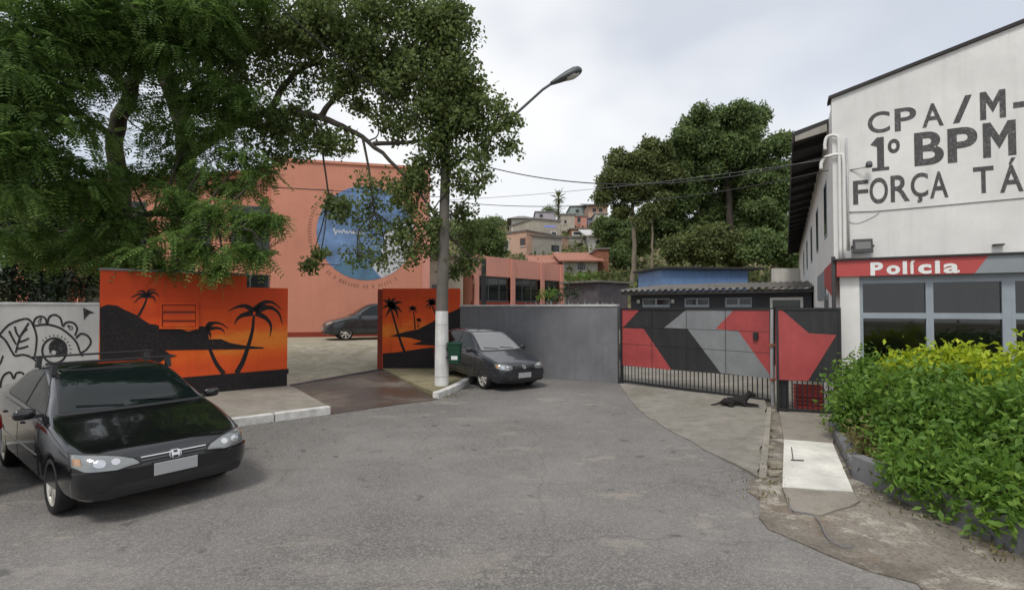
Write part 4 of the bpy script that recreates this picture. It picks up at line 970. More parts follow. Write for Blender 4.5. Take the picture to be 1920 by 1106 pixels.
for (x0, x1) in ((1205, 1256), (1284, 1330), (1360, 1410)):
    d0, d1 = LK.d(x0), LK.d(x1)
    wo_ = MB().obox(LK.at(d0, 2.02, .02), LK.u * (d1 - d0), bk * .04, (0, 0, .34)).build('window', M['frame_grey'], t)
    for k in range(2):
        MB().obox(LK.at(d0 + .05 + k * (d1 - d0) / 2, 2.12, .026), LK.u * ((d1 - d0) / 2 - .08), bk * .01, (0, 0, .20)).build('pane', M['dark_window'], wo_)
d0, d1 = LK.d(1444), LK.d(1506)
wo_ = MB().obox(LK.at(d0, .05, .02), LK.u * (d1 - d0), bk * .04, (0, 0, 2.30)).build('door_frame', M['white_paint'], t)
MB().obox(LK.at(d0 + .08, .06, .026), LK.u * (d1 - d0 - .16), bk * .01, (0, 0, 2.2)).build('door', M['dark_window'], wo_)
for x0 in (1198, 1262): MB().box(LK.at(LK.d(x0), 2.25, .06), (.10, .10, .14)).build('wall_lamp', M['lamp_glass'], t)

a = AT(1240, 577, 24); b = AT(1403, 577, 24.5); BS = Plane((a.x, a.y), (b.x, b.y)); bk = -BS.n
t = thing('blue_shed', 'bright blue sheet-metal shed above the corrugated roof', 'shed', ((a.x + b.x) / 2, (a.y + b.y) / 2, -.3))
MB().obox(BS.at(0, -.3), BS.u * BS.len, bk * 3, (0, 0, 4.1)).build('wall', M['blue_sheet'], t)
n_ = 12
for i in range(n_): MB().obox(BS.at(.03 + i * BS.len / n_, 2.2, .018), BS.u * .05, bk * .02, (0, 0, 1.58)).build('rib', M['blue_sheet'], t)
MB().obox(BS.at(-.2, 3.82, .25), BS.u * (BS.len + .9), bk * 3.5, (0, 0, .10)).build('roof', M['roof_dark'], t)
t, pl, zt = quadbox('garden_wall', 'pale low wall under the trees beside the police station', 'wall', 1452, 1520, 503, 31, 31, .3, g0, 'white_render')
t, pl, zt = quadbox('lean_to', 'dark lean-to roof sheltering junk behind the grey wall', 'shed', 1060, 1122, 532, 33, 31, 3, g0, 'tarp', 'fibre_cement', th=.1)

# ------------------------------------------------------------------ hillside houses
def house(name, label, x0, x1, ytop, D, mat, depth=7, ybot=None, D1=None, roof='flat', rmat='grey_tile', wins=(), side=None):
    D1 = D1 or D; a = AT(x0, 577, D); b = AT(x1, 577, D1); pl = Plane((a.x, a.y), (b.x, b.y)); zt = AT(x0, ytop, D).z
    zg = min(terr((a.x + b.x) / 2, (a.y + b.y) / 2), zt - 2.5) - 1.2
    t = thing(name, label, 'house', ((a.x + b.x) / 2, (a.y + b.y) / 2, zg), 'houses on the hillside'); bk = -pl.n
    MB().obox(pl.at(0, zg), pl.u * pl.len, bk * depth, (0, 0, zt - zg)).build('wall', M[mat], t)
    if roof == 'flat':
        MB().obox(pl.at(-.15, zt + .005, .15), pl.u * (pl.len + .3), bk * (depth + .3), (0, 0, .18)).build('roof', M[rmat], t)
    elif roof == 'hip':
        e = .7; q = [pl.at(-e, zt, e), pl.at(pl.len + e, zt, e), pl.at(pl.len + e, zt, -depth - e), pl.at(-e, zt, -depth - e)]
        r0, r1 = pl.at(pl.len * .35, zt + 1.3, -depth / 2), pl.at(pl.len * .65, zt + 1.3, -depth / 2)
        MB().add([v + Vector((0, 0, .02)) for v in q] + [r0, r1], [(0, 1, 5, 4), (1, 2, 5), (2, 3, 4, 5), (3, 0, 4), (3, 2, 1, 0)]).build('roof', M[rmat], t)
    elif roof == 'shed':
        MB().prism([pl.at(-.6, zt - .1, .7), pl.at(-.6, zt + 1.6, -depth), pl.at(-.6, zt + 1.4, -depth), pl.at(-.6, zt - .25, .7)], pl.u * (pl.len + 1.2)).build('roof', M[rmat], t)
    for (wx0, wy0, wx1, wy1, *wm) in wins:
        d0, d1 = pl.d(wx0), pl.d(wx1); za, zb_ = pl.px((wx0 + wx1) / 2, wy1).z, pl.px((wx0 + wx1) / 2, wy0).z
        wo_ = MB().obox(pl.at(d0, za, .05), pl.u * (d1 - d0), bk * .08, (0, 0, zb_ - za)).build('window', M[wm[0] if wm else 'white_render'], t)
        MB().obox(pl.at(d0 + .12 * (d1 - d0), za + .1 * (zb_ - za), .06), pl.u * (d1 - d0) * .76, bk * .02, (0, 0, (zb_ - za) * .8)).build('pane', M['dark_window'], wo_)
        MB().obox(pl.at(d0 - .06, za - .12, .10), pl.u * (d1 - d0 + .12), bk * .1, (0, 0, .10)).build('sill', M['white_render'], wo_)
    return t, pl, zt
house('house', 'peach house with two dark windows at the left foot of the hill', 936, 987, 440, 66, 'peach_render', 9, wins=((946, 450, 955, 468), (975, 446, 986, 461, 'brick_red'), (976, 478, 985, 486, 'brick_red')), D1=63)
house('house', 'grey rendered block joined right of the peach house', 988, 1053, 442, 63.5, 'grey_render', 9, wins=((1034, 460, 1048, 472, 'roof_dark'),), D1=66)
house('house', 'white house under a wide grey hip roof, high left on hill', 959, 999, 411, 80, 'white_render', 9, roof='hip', wins=((970, 418, 976, 432, 'grey_render'), (984, 418, 991, 432, 'grey_render')))
house('house', 'tall beige house with blue awning and white framed window', 999, 1051, 411, 74, 'beige_render', 8, wins=((1033, 434, 1044, 445, 'white_paint'),), D1=76)
house('house', 'small far grey house at the left end of skyline', 934, 962, 421, 100, 'white_render', 7, wins=((945, 428, 951, 434, 'grey_render'),))
t, pl, zt = house('house', 'beige block with grey lower storey in middle of hill', 1052, 1078, 403, 82, 'beige_render', 8, wins=((1058, 412, 1063, 420, 'grey_render'),))
house('house', 'salmon pink house with two small windows near the trees', 1068, 1101, 406, 86, 'pink_render', 8, wins=((1071, 408, 1075, 415, 'roof_dark'), (1083, 408, 1089, 417, 'roof_dark')))
house('house', 'blue-grey house with round dark opening beside salmon house', 1100, 1118, 410, 88, 'blue_render', 7, wins=((1104, 417, 1112, 426, 'white_render'),))
house('house', 'narrow white house just left of the big trees', 1117, 1140, 402, 84, 'white_render', 7, wins=((1125, 410, 1130, 418, 'grey_render'),))
house('house', 'brick and white terrace with dark doorways mid hill', 1070, 1104, 430, 78, 'brick_red', 6, wins=((1073, 434, 1095, 441, 'white_render'), (1074, 445, 1080, 452, 'roof_dark'), (1084, 445, 1092, 452, 'roof_dark')))
house('house', 'grey unfinished block below the brick terrace', 1050, 1102, 446, 72, 'grey_render', 5, wins=((1084, 456, 1094, 464, 'roof_dark'),))
house('house', 'pale house with light awning roof right below brick terrace', 1104, 1150, 440, 70, 'white_render', 6, roof='shed', rmat='coping', wins=((1118, 450, 1136, 460, 'roof_dark'),))
house('house', 'lilac house top of the hill behind the palm', 1004, 1042, 398, 96, 'lilac_render', 8, wins=((1012, 402, 1018, 408, 'roof_dark'),))
house('house', 'teal house on the skyline right of the palm', 1070, 1108, 388, 104, 'teal_render', 8, wins=((1080, 393, 1086, 399, 'roof_dark'),))
house('house', 'orange-brown house on the skyline beside the trees', 1104, 1140, 384, 98, 'peach_render', 7, wins=((1112, 391, 1118, 398, 'roof_dark'), (1124, 391, 1130, 398, 'roof_dark')), roof='shed')
house('house', 'long cream house with red clay roof and white shutters', 1058, 1121, 487, 52, 'white_render', 8, roof='shed', rmat='clay_tile', wins=((1082, 491, 1087, 508, 'white_paint'), (1087, 493, 1093, 506, 'roof_dark'), (1093, 491, 1098, 508, 'white_paint')))
house('house', 'red clay roofed wing low behind the coral parapet', 1002, 1060, 492, 54, 'grey_render', 8, roof='shed', rmat='clay_tile')
house('house', 'narrow brown brick house right of the cream house', 1121, 1142, 468, 53, 'brick_red', 5)
pl_ = AT(1031, 424, 73.7)
tag(MB().obox(pl_ + Vector((-.8, 0, 0)), (1.6, 0, 0), (0, -.9, -.35), (0, 0, .08)).build('awning', M['awning_blue']), 'small bright blue awning on the tall beige house', 'awning')

# dark post standing behind the grey wall, veranda posts behind the graffiti wall
p = AT(907, 577, 17.6); zt = AT(907, 486, 17.6).z
t = thing('steel_post', 'dark steel post rising behind the grey wall left end', 'post', (p.x, p.y, -.3))
MB().tube([(p.x, p.y, -.3), (p.x, p.y, zt)], .085, 12).build('shaft', M['black_metal'], t); MB().lathe([(0, zt + .03), (.09, zt + .01), (.09, zt - .02)], (p.x, p.y, 0)).build('cap', M['black_metal'], t)
for px, lab in ((135, 'left'), (155, 'right')):
    p = AT(px, 577, 15.8); t = thing('veranda_post', lab + ' of two coral posts showing over the graffiti wall', 'post', (p.x, p.y, -.3), 'posts behind the graffiti wall')
    MB().box((p.x, p.y, 1.25), (.16, .16, 3.1)).build('shaft', M['coral'], t); MB().box((p.x, p.y, 2.84), (.22, .22, .08)).build('cap', M['coral'], t)
p = AT(178, 577, 15.2); t = thing('side_wall', 'cream wall end beside the orange mural wall', 'wall', (p.x, p.y, -.3)); MB().box((p.x, p.y, 1.2), (.45, .2, 3.0)).build('wall', M['white_render'], t); MB().box((p.x, p.y, 2.74), (.5, .26, .06)).build('coping', M['coping'], t)
# ------------------------------------------------------------------ vegetation
def fast_mesh(name, verts, faces):
    me = bpy.data.meshes.new(name); nv, nf, k = len(verts), len(faces), faces.shape[1]
    me.vertices.add(nv); me.vertices.foreach_set('co', np.ascontiguousarray(verts, np.float32).ravel())
    me.loops.add(nf * k); me.loops.foreach_set('vertex_index', np.ascontiguousarray(faces, np.int32).ravel())
    me.polygons.add(nf); me.polygons.foreach_set('loop_start', np.arange(nf, dtype=np.int32) * k)
    me.update(calc_edges=True); return me
def nrm(a): return a / (np.linalg.norm(a, axis=-1, keepdims=True) + 1e-9)
def leaves(P, D, N, ln, wd, fold=0.0):
    """leaf blades: base at P, along D, facing N; a diamond with its widest point low on the blade"""
    P, D, N = map(np.asarray, (P, D, N)); D = nrm(D); S_ = nrm(np.cross(D, N)); Nn = np.cross(S_, D)
    ln = np.broadcast_to(ln, len(P))[:, None]; wd = np.broadcast_to(wd, len(P))[:, None]
    a = P; b = P + D * ln * .45 + S_ * wd * .5 + Nn * fold * wd; c = P + D * ln - Nn * fold * ln * .3; d = P + D * ln * .45 - S_ * wd * .5 + Nn * fold * wd
    V = np.stack([a, b, c, d], 1).reshape(-1, 3); F = np.arange(len(V)).reshape(-1, 4)
    return V, F
def unit(n): return nrm(rng.normal(size=(n, 3)))
def in_lobe(c, r, n, flat=0.75, shell=0.45):
    u = unit(n); rr = r * (shell + (1 - shell) * rng.random(n) ** 0.6)[:, None]
    u[:, 2] *= flat; return np.asarray(c) + u * rr, u
def pads(lobes, m, flat=.62):
    out = []
    for (c, r, d) in lobes:
        u = unit(m); u[:, 2] *= flat; rr = r * rng.uniform(.35, .95, m)
        for q, s_ in zip(np.asarray(c) + u * rr[:, None], rng.uniform(.34, .58, m) * r): out.append((q, s_, d))
    return out
def sprays(lobes, per_m2, K=7, length=(.32, .5), leaf=(.055, .085), aspect=.42, flat=.7, droop=.35, shell=.4):
    """feathery fronds: pairs of leaflets set along a drooping rib"""
    Vs, Fs, o = [], [], 0
    for (c, r, dens) in lobes:
        n = max(4, int(per_m2 * dens * 4 * math.pi * r * r)); P, U = in_lobe(c, r, n, flat, shell)
        D = nrm(U * 0.9 + rng.normal(size=(n, 3)) * .45 + np.array((0, 0, -droop))); Ln = rng.uniform(*length, n)
        up = np.array((0, 0, 1.0)) + rng.normal(size=(n, 3)) * .35; Sd = nrm(np.cross(D, up)); Nn = np.cross(Sd, D)
        for k in range(K):
            f = (k + .6) / K; base = P + D * (Ln * f)[:, None] + np.array((0, 0, -1.0)) * (droop * .5 * Ln * f * f)[:, None]
            sz = rng.uniform(*leaf, n) * (1.1 - .45 * f)
            for s_ in (-1, 1):
                V, F = leaves(base, D * .55 + Sd * s_ * .9 + Nn * .05, Nn, sz, sz * aspect, 0.06)
                Vs.append(V); Fs.append(F + o); o += len(V)
    return np.concatenate(Vs), np.concatenate(Fs)
def clumps(lobes, per_m2, leaf=(.08, .13), aspect=.55, flat=.8, k=6, spread=.16, shell=.35, up=.35, fold=.1, sub=0, gap=0.0, rnd=.5):
    if sub:                                                   # break every lobe into smaller puffs standing on its surface
        L2 = []
        for (c, r, d) in lobes:
            u = unit(sub); u[:, 2] = u[:, 2] * flat + .12
            rr = r * rng.uniform(.45, .95, sub)
            for q, s_ in zip(np.asarray(c) + u * rr[:, None], rng.uniform(.26, .46, sub) * r):
                if rng.random() > gap: L2.append((q, s_, d * 1.0))
        return clumps(L2, per_m2, leaf, aspect, .75, k, spread, .62, up, fold, rnd=rnd)
    """tufts of leaves spread through each lobe"""
    Vs, Fs, o = [], [], 0
    for (c, r, dens) in lobes:
        n = max(3, int(per_m2 * dens * 4 * math.pi * r * r)); P, U = in_lobe(c, r, n, flat, shell)
        P = np.repeat(P, k, 0) + rng.normal(size=(n * k, 3)) * spread * .5; U = np.repeat(U, k, 0)
        D = nrm(U * .5 + rng.normal(size=P.shape) * .8 + np.array((0, 0, -.1))); N = nrm(np.array((0, 0, up)) + U * (1 - rnd) + rng.normal(size=P.shape) * rnd)
        sz = rng.uniform(*leaf, len(P)); V, F = leaves(P, D, N, sz, sz * aspect, fold); Vs.append(V); Fs.append(F + o); o += len(V)
    return np.concatenate(Vs), np.concatenate(Fs)
def limb_tube(mb, pts, r0, r1, n=8, wob=.03):
    c = catmull([tuple(p) for p in pts], 5); m = len(c)
    c = [np.array(p) + (rng.normal(size=3) * wob * (0 if i in (0, m - 1) else 1)) * (r0 * 3) for i, p in enumerate(c)]
    mb.tube(c, [r0 + (r1 - r0) * (i / (m - 1)) ** .8 for i in range(m)], n)
def L3(px, py, D): p = AT(px, py, D); return (p.x, p.y, p.z)
def lob(lst): return [(L3(x, y, D), r, d) for (x, y, D, r, d) in lst]
def joinVF(parts):
    o = 0; Vs, Fs = [], []
    for V, F in parts: Vs.append(V); Fs.append(F + o); o += len(V)
    return np.concatenate(Vs), np.concatenate(Fs)
def twigs(mb, lobes, anchors, r_=.014, m=5):
    """fine branches from the nearest limb point out into every lobe"""
    A = np.array(anchors)
    for (c, r, d) in lobes:
        c = np.array(c); a = A[np.argmin(((A - c) ** 2).sum(1))]
        limb_tube(mb, [a, (a + c) / 2 + rng.normal(size=3) * .12, c], r_ * 2.2, r_ * 1.1, 6)
        for _ in range(m):
            e = c + unit(1)[0] * np.array((1, 1, .7)) * r * rng.uniform(.6, .95)
            limb_tube(mb, [c, (c + e) / 2 + rng.normal(size=3) * .06, e], r_, r_ * .35, 5)

# --- feathery tree rooted behind the left wall
tA = thing('feathery_tree', 'large feathery-leaved tree overhanging graffiti wall and black sedan', 'tree', (*L3(238, 577, 13.2)[:2], 0.0))
tw = [L3(240, 640, 13.2), L3(238, 500, 13.0), L3(232, 390, 12.8), L3(216, 260, 12.6), L3(245, 170, 12.4), L3(262, 80, 12.2), L3(250, -60, 12)]
tw[0] = (tw[0][0], tw[0][1], -0.2)
mb = MB(); limb_tube(mb, tw, .26, .13, 12)
br = [[L3(232, 390, 12.8), L3(170, 330, 12), L3(90, 290, 11), L3(0, 260, 10)], [L3(216, 260, 12.6), L3(120, 190, 11.5), L3(40, 130, 10.2), L3(-60, 90, 9)],
      [L3(245, 170, 12.4), L3(150, 90, 11.4), L3(70, 20, 10.4)], [L3(235, 420, 12.8), L3(290, 400, 11.8), L3(370, 420, 11), L3(450, 430, 10.6)],
      [L3(238, 480, 12.9), L3(260, 470, 11.5), L3(300, 470, 10.5)], [L3(262, 80, 12.2), L3(310, 30, 11.5), L3(360, -20, 11)], [L3(235, 430, 12.8), L3(160, 430, 12), L3(90, 440, 11.5)]]
for b in br: limb_tube(mb, b, .095, .03, 8)
lobA = lob([(30, 30, 9.6, 1.25, 1), (130, 40, 10.4, 1.2, 1), (-50, 120, 9, 1.1, 1), (60, 120, 9.6, 1.0, 1), (-20, 240, 9.2, 1.0, 1), (60, 230, 9.6, .8, 1), (110, 300, 10, .75, 1), (20, 330, 9.4, .85, 1),
            (150, 350, 10.4, .75, .9), (90, 370, 10.6, .6, .9), (230, 30, 11, 1.1, .9), (330, 20, 11, 1.1, .9), (300, 110, 11.3, .9, .8), (180, 110, 11.2, .8, .7), (390, 60, 11.4, 1.0, .9),
            (330, 390, 11.2, .62, 1), (400, 400, 11, .62, 1), (460, 410, 10.8, .52, 1), (500, 410, 10.7, .34, 1), (260, 430, 11.3, .62, 1), (210, 470, 11.4, .62, 1), (300, 470, 10.8, .55, 1), (380, 465, 10.7, .55, 1),
            (450, 470, 10.7, .45, 1), (500, 478, 10.7, .28, 1), (235, 490, 10.9, .38, 1), (170, 430, 11.4, .5, .9), (300, 330, 12, .6, .6), (410, 330, 12, .7, .7), (380, 240, 12, .8, .7), (430, 170, 12, .9, .8), (170, 250, 11.8, .5, .5),
            (465, 345, 11.8, .5, .7), (340, 300, 12, .5, .6), (230, 330, 11.6, .55, .7), (200, 390, 11.4, .55, .9), (290, 260, 11.8, .6, .6), (350, 190, 12, .7, .7), (260, 180, 11.8, .55, .5), (130, 210, 11, .6, .7), (340, 370, 11.4, .5, .9), (120, 470, 11.6, .5, .9), (60, 460, 11.4, .6, .9),
            (0, 420, 10.4, .7, .9), (90, 160, 10.2, .7, .9), (200, 60, 10.8, .9, .9), (270, -10, 10.8, 1.0, .9), (420, 10, 11.4, 1.0, .9), (470, 295, 11.9, .5, .8), (430, 290, 12, .45, .8), (490, 330, 11.8, .35, .8), (300, 505, 10.9, .25, .9), (410, 505, 10.8, .22, .9)])
anch = [p for b in br for p in catmull(b, 4)] + catmull(tw, 4)
twigs(mb, lobA, anch, .012, 5)
o = mb.build('trunk', M['bark'], tA, smooth=True)
V, F = sprays(pads(lobA, 9), 17, 8, (.30, .50), (.085, .13), .44, .34, .55, .2)
link('crown', fast_mesh('crown', V, F), M['leaf_fern'], tA)

# --- spreading small-leaved tree behind the wall, reaching over the driveway to the lamp post
tB = thing('spreading_tree', 'dark-limbed spreading tree reaching over the driveway to lamp post', 'tree', (*L3(345, 577, 14.0)[:2], 0.0))
tw = [L3(338, 640, 14), L3(342, 480, 14), L3(348, 340, 13.9), L3(345, 250, 13.8), L3(318, 160, 13.6), L3(300, 80, 13.4), L3(330, -40, 13)]
tw[0] = (tw[0][0], tw[0][1], -0.2)
mb = MB(); limb_tube(mb, tw, .34, .16, 12)
br = [[L3(347, 300, 13.9), L3(420, 245, 13.4), L3(490, 215, 13), L3(560, 212, 12.8), L3(630, 232, 12.6), L3(690, 265, 12.5), L3(760, 330, 12.4), L3(830, 415, 12.4)],
      [L3(505, 213, 13), L3(530, 165, 12.9), L3(570, 128, 12.7), L3(640, 113, 12.5), L3(720, 128, 12.3), L3(800, 160, 12.2)],
      [L3(600, 220, 12.7), L3(625, 185, 12.5), L3(655, 140, 12.4), L3(655, 60, 12.3), L3(640, -30, 12.2)],
      [L3(318, 160, 13.6), L3(420, 110, 13), L3(500, 60, 12.6), L3(560, 0, 12.2)], [L3(700, 270, 12.5), L3(780, 265, 12.4), L3(860, 240, 12.3), L3(930, 235, 12.2)],
      [L3(680, 260, 12.5), L3(692, 320, 12.5), L3(702, 400, 12.5)], [L3(590, 225, 12.8), L3(605, 290, 12.8), L3(616, 365, 12.8)], [L3(800, 380, 12.4), L3(840, 440, 12.8), L3(880, 480, 13)],
      [L3(720, 128, 12.3), L3(780, 80, 12), L3(840, 40, 11.8)]]
for b, r0 in zip(br, (.16, .10, .08, .09, .06, .035, .03, .04, .05)): limb_tube(mb, b, r0, .022, 8)
lobB = lob([(470, 40, 12.4, 1.2, .9), (560, 40, 12.3, 1.1, .9), (640, 30, 12.2, 1.1, .9), (730, 30, 12.1, 1.0, .9), (800, 30, 12, .75, .9), (850, 20, 12, .5, .8), (470, 150, 12.8, .9, .7), (540, 90, 12.5, .7, .7),
            (620, 80, 12.4, .8, .8), (700, 90, 12.3, .8, .9), (780, 90, 12.2, .8, .9), (820, 60, 12, .6, .9), (660, 190, 12.6, .55, .7), (740, 160, 12.3, .75, 1), (800, 150, 12.2, .75, 1), (850, 160, 12.1, .6, 1), (890, 180, 12.1, .55, .9),
            (920, 210, 12.1, .45, .8), (960, 228, 12.1, .20, .9), (955, 280, 12.1, .28, .8), (925, 265, 12.1, .4, .9), (870, 230, 12.2, .6, 1), (800, 220, 12.3, .6, 1), (830, 285, 12.3, .6, 1), (880, 300, 12.2, .5, 1), (900, 340, 12.3, .3, .8), (860, 345, 12.2, .4, .9),
            (760, 240, 12.4, .5, .8), (710, 225, 12.5, .4, .6), (590, 260, 12.8, .55, .9), (640, 275, 12.7, .45, .9), (540, 245, 13, .55, .8), (500, 250, 13, .6, .8), (560, 280, 12.8, .4, .9), (510, 290, 13, .4, .8),
            (720, 360, 12.6, .6, .45), (770, 370, 12.5, .55, .7), (800, 420, 12.5, .5, .7), (740, 430, 12.6, .5, .45), (790, 330, 12.4, .5, .9), (760, 460, 12.5, .4, .6), (815, 470, 12.6, .3, .7), (700, 440, 12.7, .4, .5), (690, 390, 12.7, .4, .45), (650, 400, 12.8, .38, .5), (625, 395, 12.8, .3, .45), (670, 480, 12.7, .38, .42), (720, 490, 12.7, .42, .40), (640, 380, 12.8, .28, .4),
            (770, 480, 12.5, .32, .4), (870, 400, 13.2, .35, .9), (880, 440, 13.2, .42, .9), (875, 490, 13.2, .40, 1), (845, 510, 13.3, .25, .8), (600, 480, 12.8, .18, .4), (580, 500, 12.8, .12, .4), (400, 150, 13.4, .7, .6), (440, 90, 13, .8, .7), (590, 150, 12.7, .6, .6), (650, 140, 12.5, .55, .7), (560, 200, 12.9, .4, .5), (690, 140, 12.4, .6, .8), (845, 110, 12, .6, .9), (870, 70, 12, .4, .8), (860, 130, 12, .5, .9), (420, 200, 13.2, .7, .7), (470, 210, 13, .6, .6), (845, 250, 12.2, .5, 1), (850, 200, 12.1, .5, 1)])
anch = [p for b in br for p in catmull(b, 4)] + catmull(tw, 4)
twigs(mb, lobB, anch, .010, 5)
mb.build('trunk', M['bark'], tB, smooth=True)
V, F = clumps(lobB, 27, (.08, .135), .62, .8, 6, .16, .25, sub=13, rnd=.4)
link('crown', fast_mesh('crown', V, F), M['leaf_round'], tB)

# --- dark evergreen mass behind the graffiti wall: three dark trees
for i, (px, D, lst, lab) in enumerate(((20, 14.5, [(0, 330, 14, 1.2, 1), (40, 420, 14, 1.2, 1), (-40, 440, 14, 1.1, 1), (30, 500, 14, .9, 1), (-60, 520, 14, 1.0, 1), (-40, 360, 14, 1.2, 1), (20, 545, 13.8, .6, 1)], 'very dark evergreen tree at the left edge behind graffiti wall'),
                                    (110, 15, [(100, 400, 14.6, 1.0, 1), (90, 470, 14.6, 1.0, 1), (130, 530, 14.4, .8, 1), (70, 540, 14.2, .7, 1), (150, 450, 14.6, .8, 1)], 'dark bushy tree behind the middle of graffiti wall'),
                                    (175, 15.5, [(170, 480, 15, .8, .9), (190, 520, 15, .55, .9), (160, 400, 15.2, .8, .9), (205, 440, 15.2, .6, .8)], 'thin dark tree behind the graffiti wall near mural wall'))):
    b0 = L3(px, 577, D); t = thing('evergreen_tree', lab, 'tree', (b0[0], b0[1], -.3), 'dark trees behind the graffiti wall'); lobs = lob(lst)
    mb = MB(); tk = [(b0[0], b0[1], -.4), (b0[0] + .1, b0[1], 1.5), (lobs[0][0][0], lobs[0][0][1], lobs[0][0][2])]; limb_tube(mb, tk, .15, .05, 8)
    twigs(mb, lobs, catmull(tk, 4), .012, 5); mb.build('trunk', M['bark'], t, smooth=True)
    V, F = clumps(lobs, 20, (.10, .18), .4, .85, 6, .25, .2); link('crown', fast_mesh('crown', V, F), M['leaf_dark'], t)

# --- hill trees
def htree(name, label, px, D, lst, mat, r0=.22, bark='pale_bark', dens=15.0, leaf=(.18, .32), fork=True):
    b0 = AT(px, 577, D); zg = terr(b0.x, b0.y) - .3; lobs = lob(lst)
    t = thing(name, label, 'tree', (b0.x, b0.y, zg), 'trees on the hillside')
    cc = np.mean([l[0] for l in lobs], 0); mb = MB()
    tk = [(b0.x, b0.y, zg), (b0.x + rng.normal() * .2, b0.y, zg + (cc[2] - zg) * .35), (b0.x * .6 + cc[0] * .4, b0.y * .6 + cc[1] * .4, zg + (cc[2] - zg) * .7), tuple(cc)]
    limb_tube(mb, tk, r0, r0 * .35, 8, .05); twigs(mb, lobs, catmull(tk, 5)[6:], r0 * .14, 4)
    mb.build('trunk', M[bark], t, smooth=True)
    V, F = clumps(lobs, dens, leaf, .6, .8, 6, .3, .35, sub=18, rnd=.3); link('crown', fast_mesh('crown', V, F), M[mat], t)
HG = [(x, y) for x in range(0)]
htree('hill_tree', 'tallest dark green tree on the hill with rounded top', 1375, 44, [(1370, 230, 44, 1.7, 1), (1400, 240, 44, 1.4, 1), (1340, 240, 44, 1.4, 1), (1330, 270, 44, 1.8, 1), (1395, 275, 43.5, 1.8, 1), (1360, 300, 43, 1.9, 1), (1290, 270, 44, 1.5, 1), (1285, 240, 44.5, .9, 1), (1420, 215, 44, .9, 1), (1310, 225, 44, 1.1, .9)], 'leaf_hill', .45, 'bark')
htree('hill_tree', 'broad dark tree leaning toward the police station roof', 1455, 42, [(1430, 300, 42, 1.7, 1), (1465, 275, 42, 1.1, 1), (1480, 320, 42, 1.3, 1), (1440, 350, 42, 1.7, 1), (1480, 380, 42, 1.4, 1), (1420, 400, 42, 1.6, 1), (1465, 430, 42, 1.5, 1), (1470, 262, 42, .6, .8)], 'leaf_hill', .4, 'bark')
htree('hill_tree', 'olive green tree with pale trunks at left of the grove', 1186, 43, [(1160, 300, 43, 1.0, .9), (1200, 310, 43, 1.6, .9), (1230, 290, 43, 1.2, .9), (1150, 340, 43, 1.3, .9), (1190, 360, 43, 1.6, .9), (1240, 340, 43.5, 1.6, .9), (1135, 370, 43, .9, .8), (1215, 275, 43, .8, .8), (1165, 395, 43, .9, .8)], 'leaf_olive', .26)
htree('hill_tree', 'middle dark tree filling the grove below the tallest', 1300, 45, [(1290, 340, 45, 1.9, 1), (1330, 350, 45, 1.9, 1), (1270, 390, 45, 1.8, 1), (1250, 430, 45, 1.5, 1), (1340, 410, 45.5, 1.9, 1), (1390, 350, 45, 1.8, 1), (1380, 400, 46, 1.8, 1), (1310, 300, 45, 1.5, 1), (1260, 350, 45, 1.3, 1), (1258, 310, 45, 1.3, 1), (1275, 300, 45, 1.2, 1), (1410, 340, 45, 1.5, 1), (1420, 450, 45, 1.5, 1), (1350, 450, 45, 1.6, 1), (1300, 440, 45, 1.6, 1), (1220, 420, 45, 1.3, .9), (1205, 450, 45, 1.2, .9)], 'leaf_hill', .34)
htree('hill_tree', 'slim pale-trunked tree rising beside the olive tree', 1225, 41, [(1222, 400, 41, .8, .6), (1245, 380, 41, .8, .6), (1200, 420, 41, .6, .5)], 'leaf_olive', .16)
htree('hill_tree', 'low leafy tree under the grove above the blue shed', 1345, 39, [(1340, 455, 39, 1.3, 1), (1300, 460, 39, 1.3, 1), (1265, 470, 39, 1.1, .9), (1385, 460, 39, 1.3, 1), (1320, 480, 39, 1.1, .9), (1380, 485, 39, .9, .8)], 'leaf_olive', .14)
htree('hill_tree', 'shadowy undergrowth tree at the foot of the grove', 1440, 37, [(1430, 460, 37, 1.1, 1), (1465, 475, 37, 1.0, 1), (1490, 455, 37, 1.0, 1), (1410, 480, 37, .9, .9), (1485, 490, 37, .7, .9)], 'leaf_hill', .14)
htree('hill_tree', 'dark tree between the narrow white house and grove', 1150, 60, [(1140, 430, 60, 1.7, 1), (1165, 420, 60, 1.7, 1), (1160, 455, 60, 1.5, 1), (1145, 470, 60, 1.2, .9), (1180, 450, 58, 1.6, 1), (1205, 460, 58, 1.5, 1), (1170, 485, 57, 1.3, .9)], 'leaf_hill', .2)
htree('hill_tree', 'round green tree right of lamp post before the houses', 905, 48, [(900, 440, 48, 1.3, 1), (920, 455, 48, 1.3, 1), (885, 465, 48, 1.3, 1), (912, 425, 48, .9, .9), (870, 440, 48, 1.2, .9), (928, 475, 48, .9, 1)], 'leaf_hill', .2, 'bark')
htree('hill_tree', 'small tree on the far left skyline above the houses', 925, 90, [(918, 425, 90, 1.6, 1), (930, 420, 90, 1.4, 1), (905, 428, 90, 1.6, 1), (890, 430, 90, 1.8, 1)], 'leaf_hill', .2, 'bark', 4)
htree('hill_tree', 'treetop peeking over the lilac house on the skyline', 1036, 104, [(1030, 396, 104, 1.2, .9), (1040, 398, 104, 1.1, .9)], 'leaf_hill', .2, 'bark', 4)
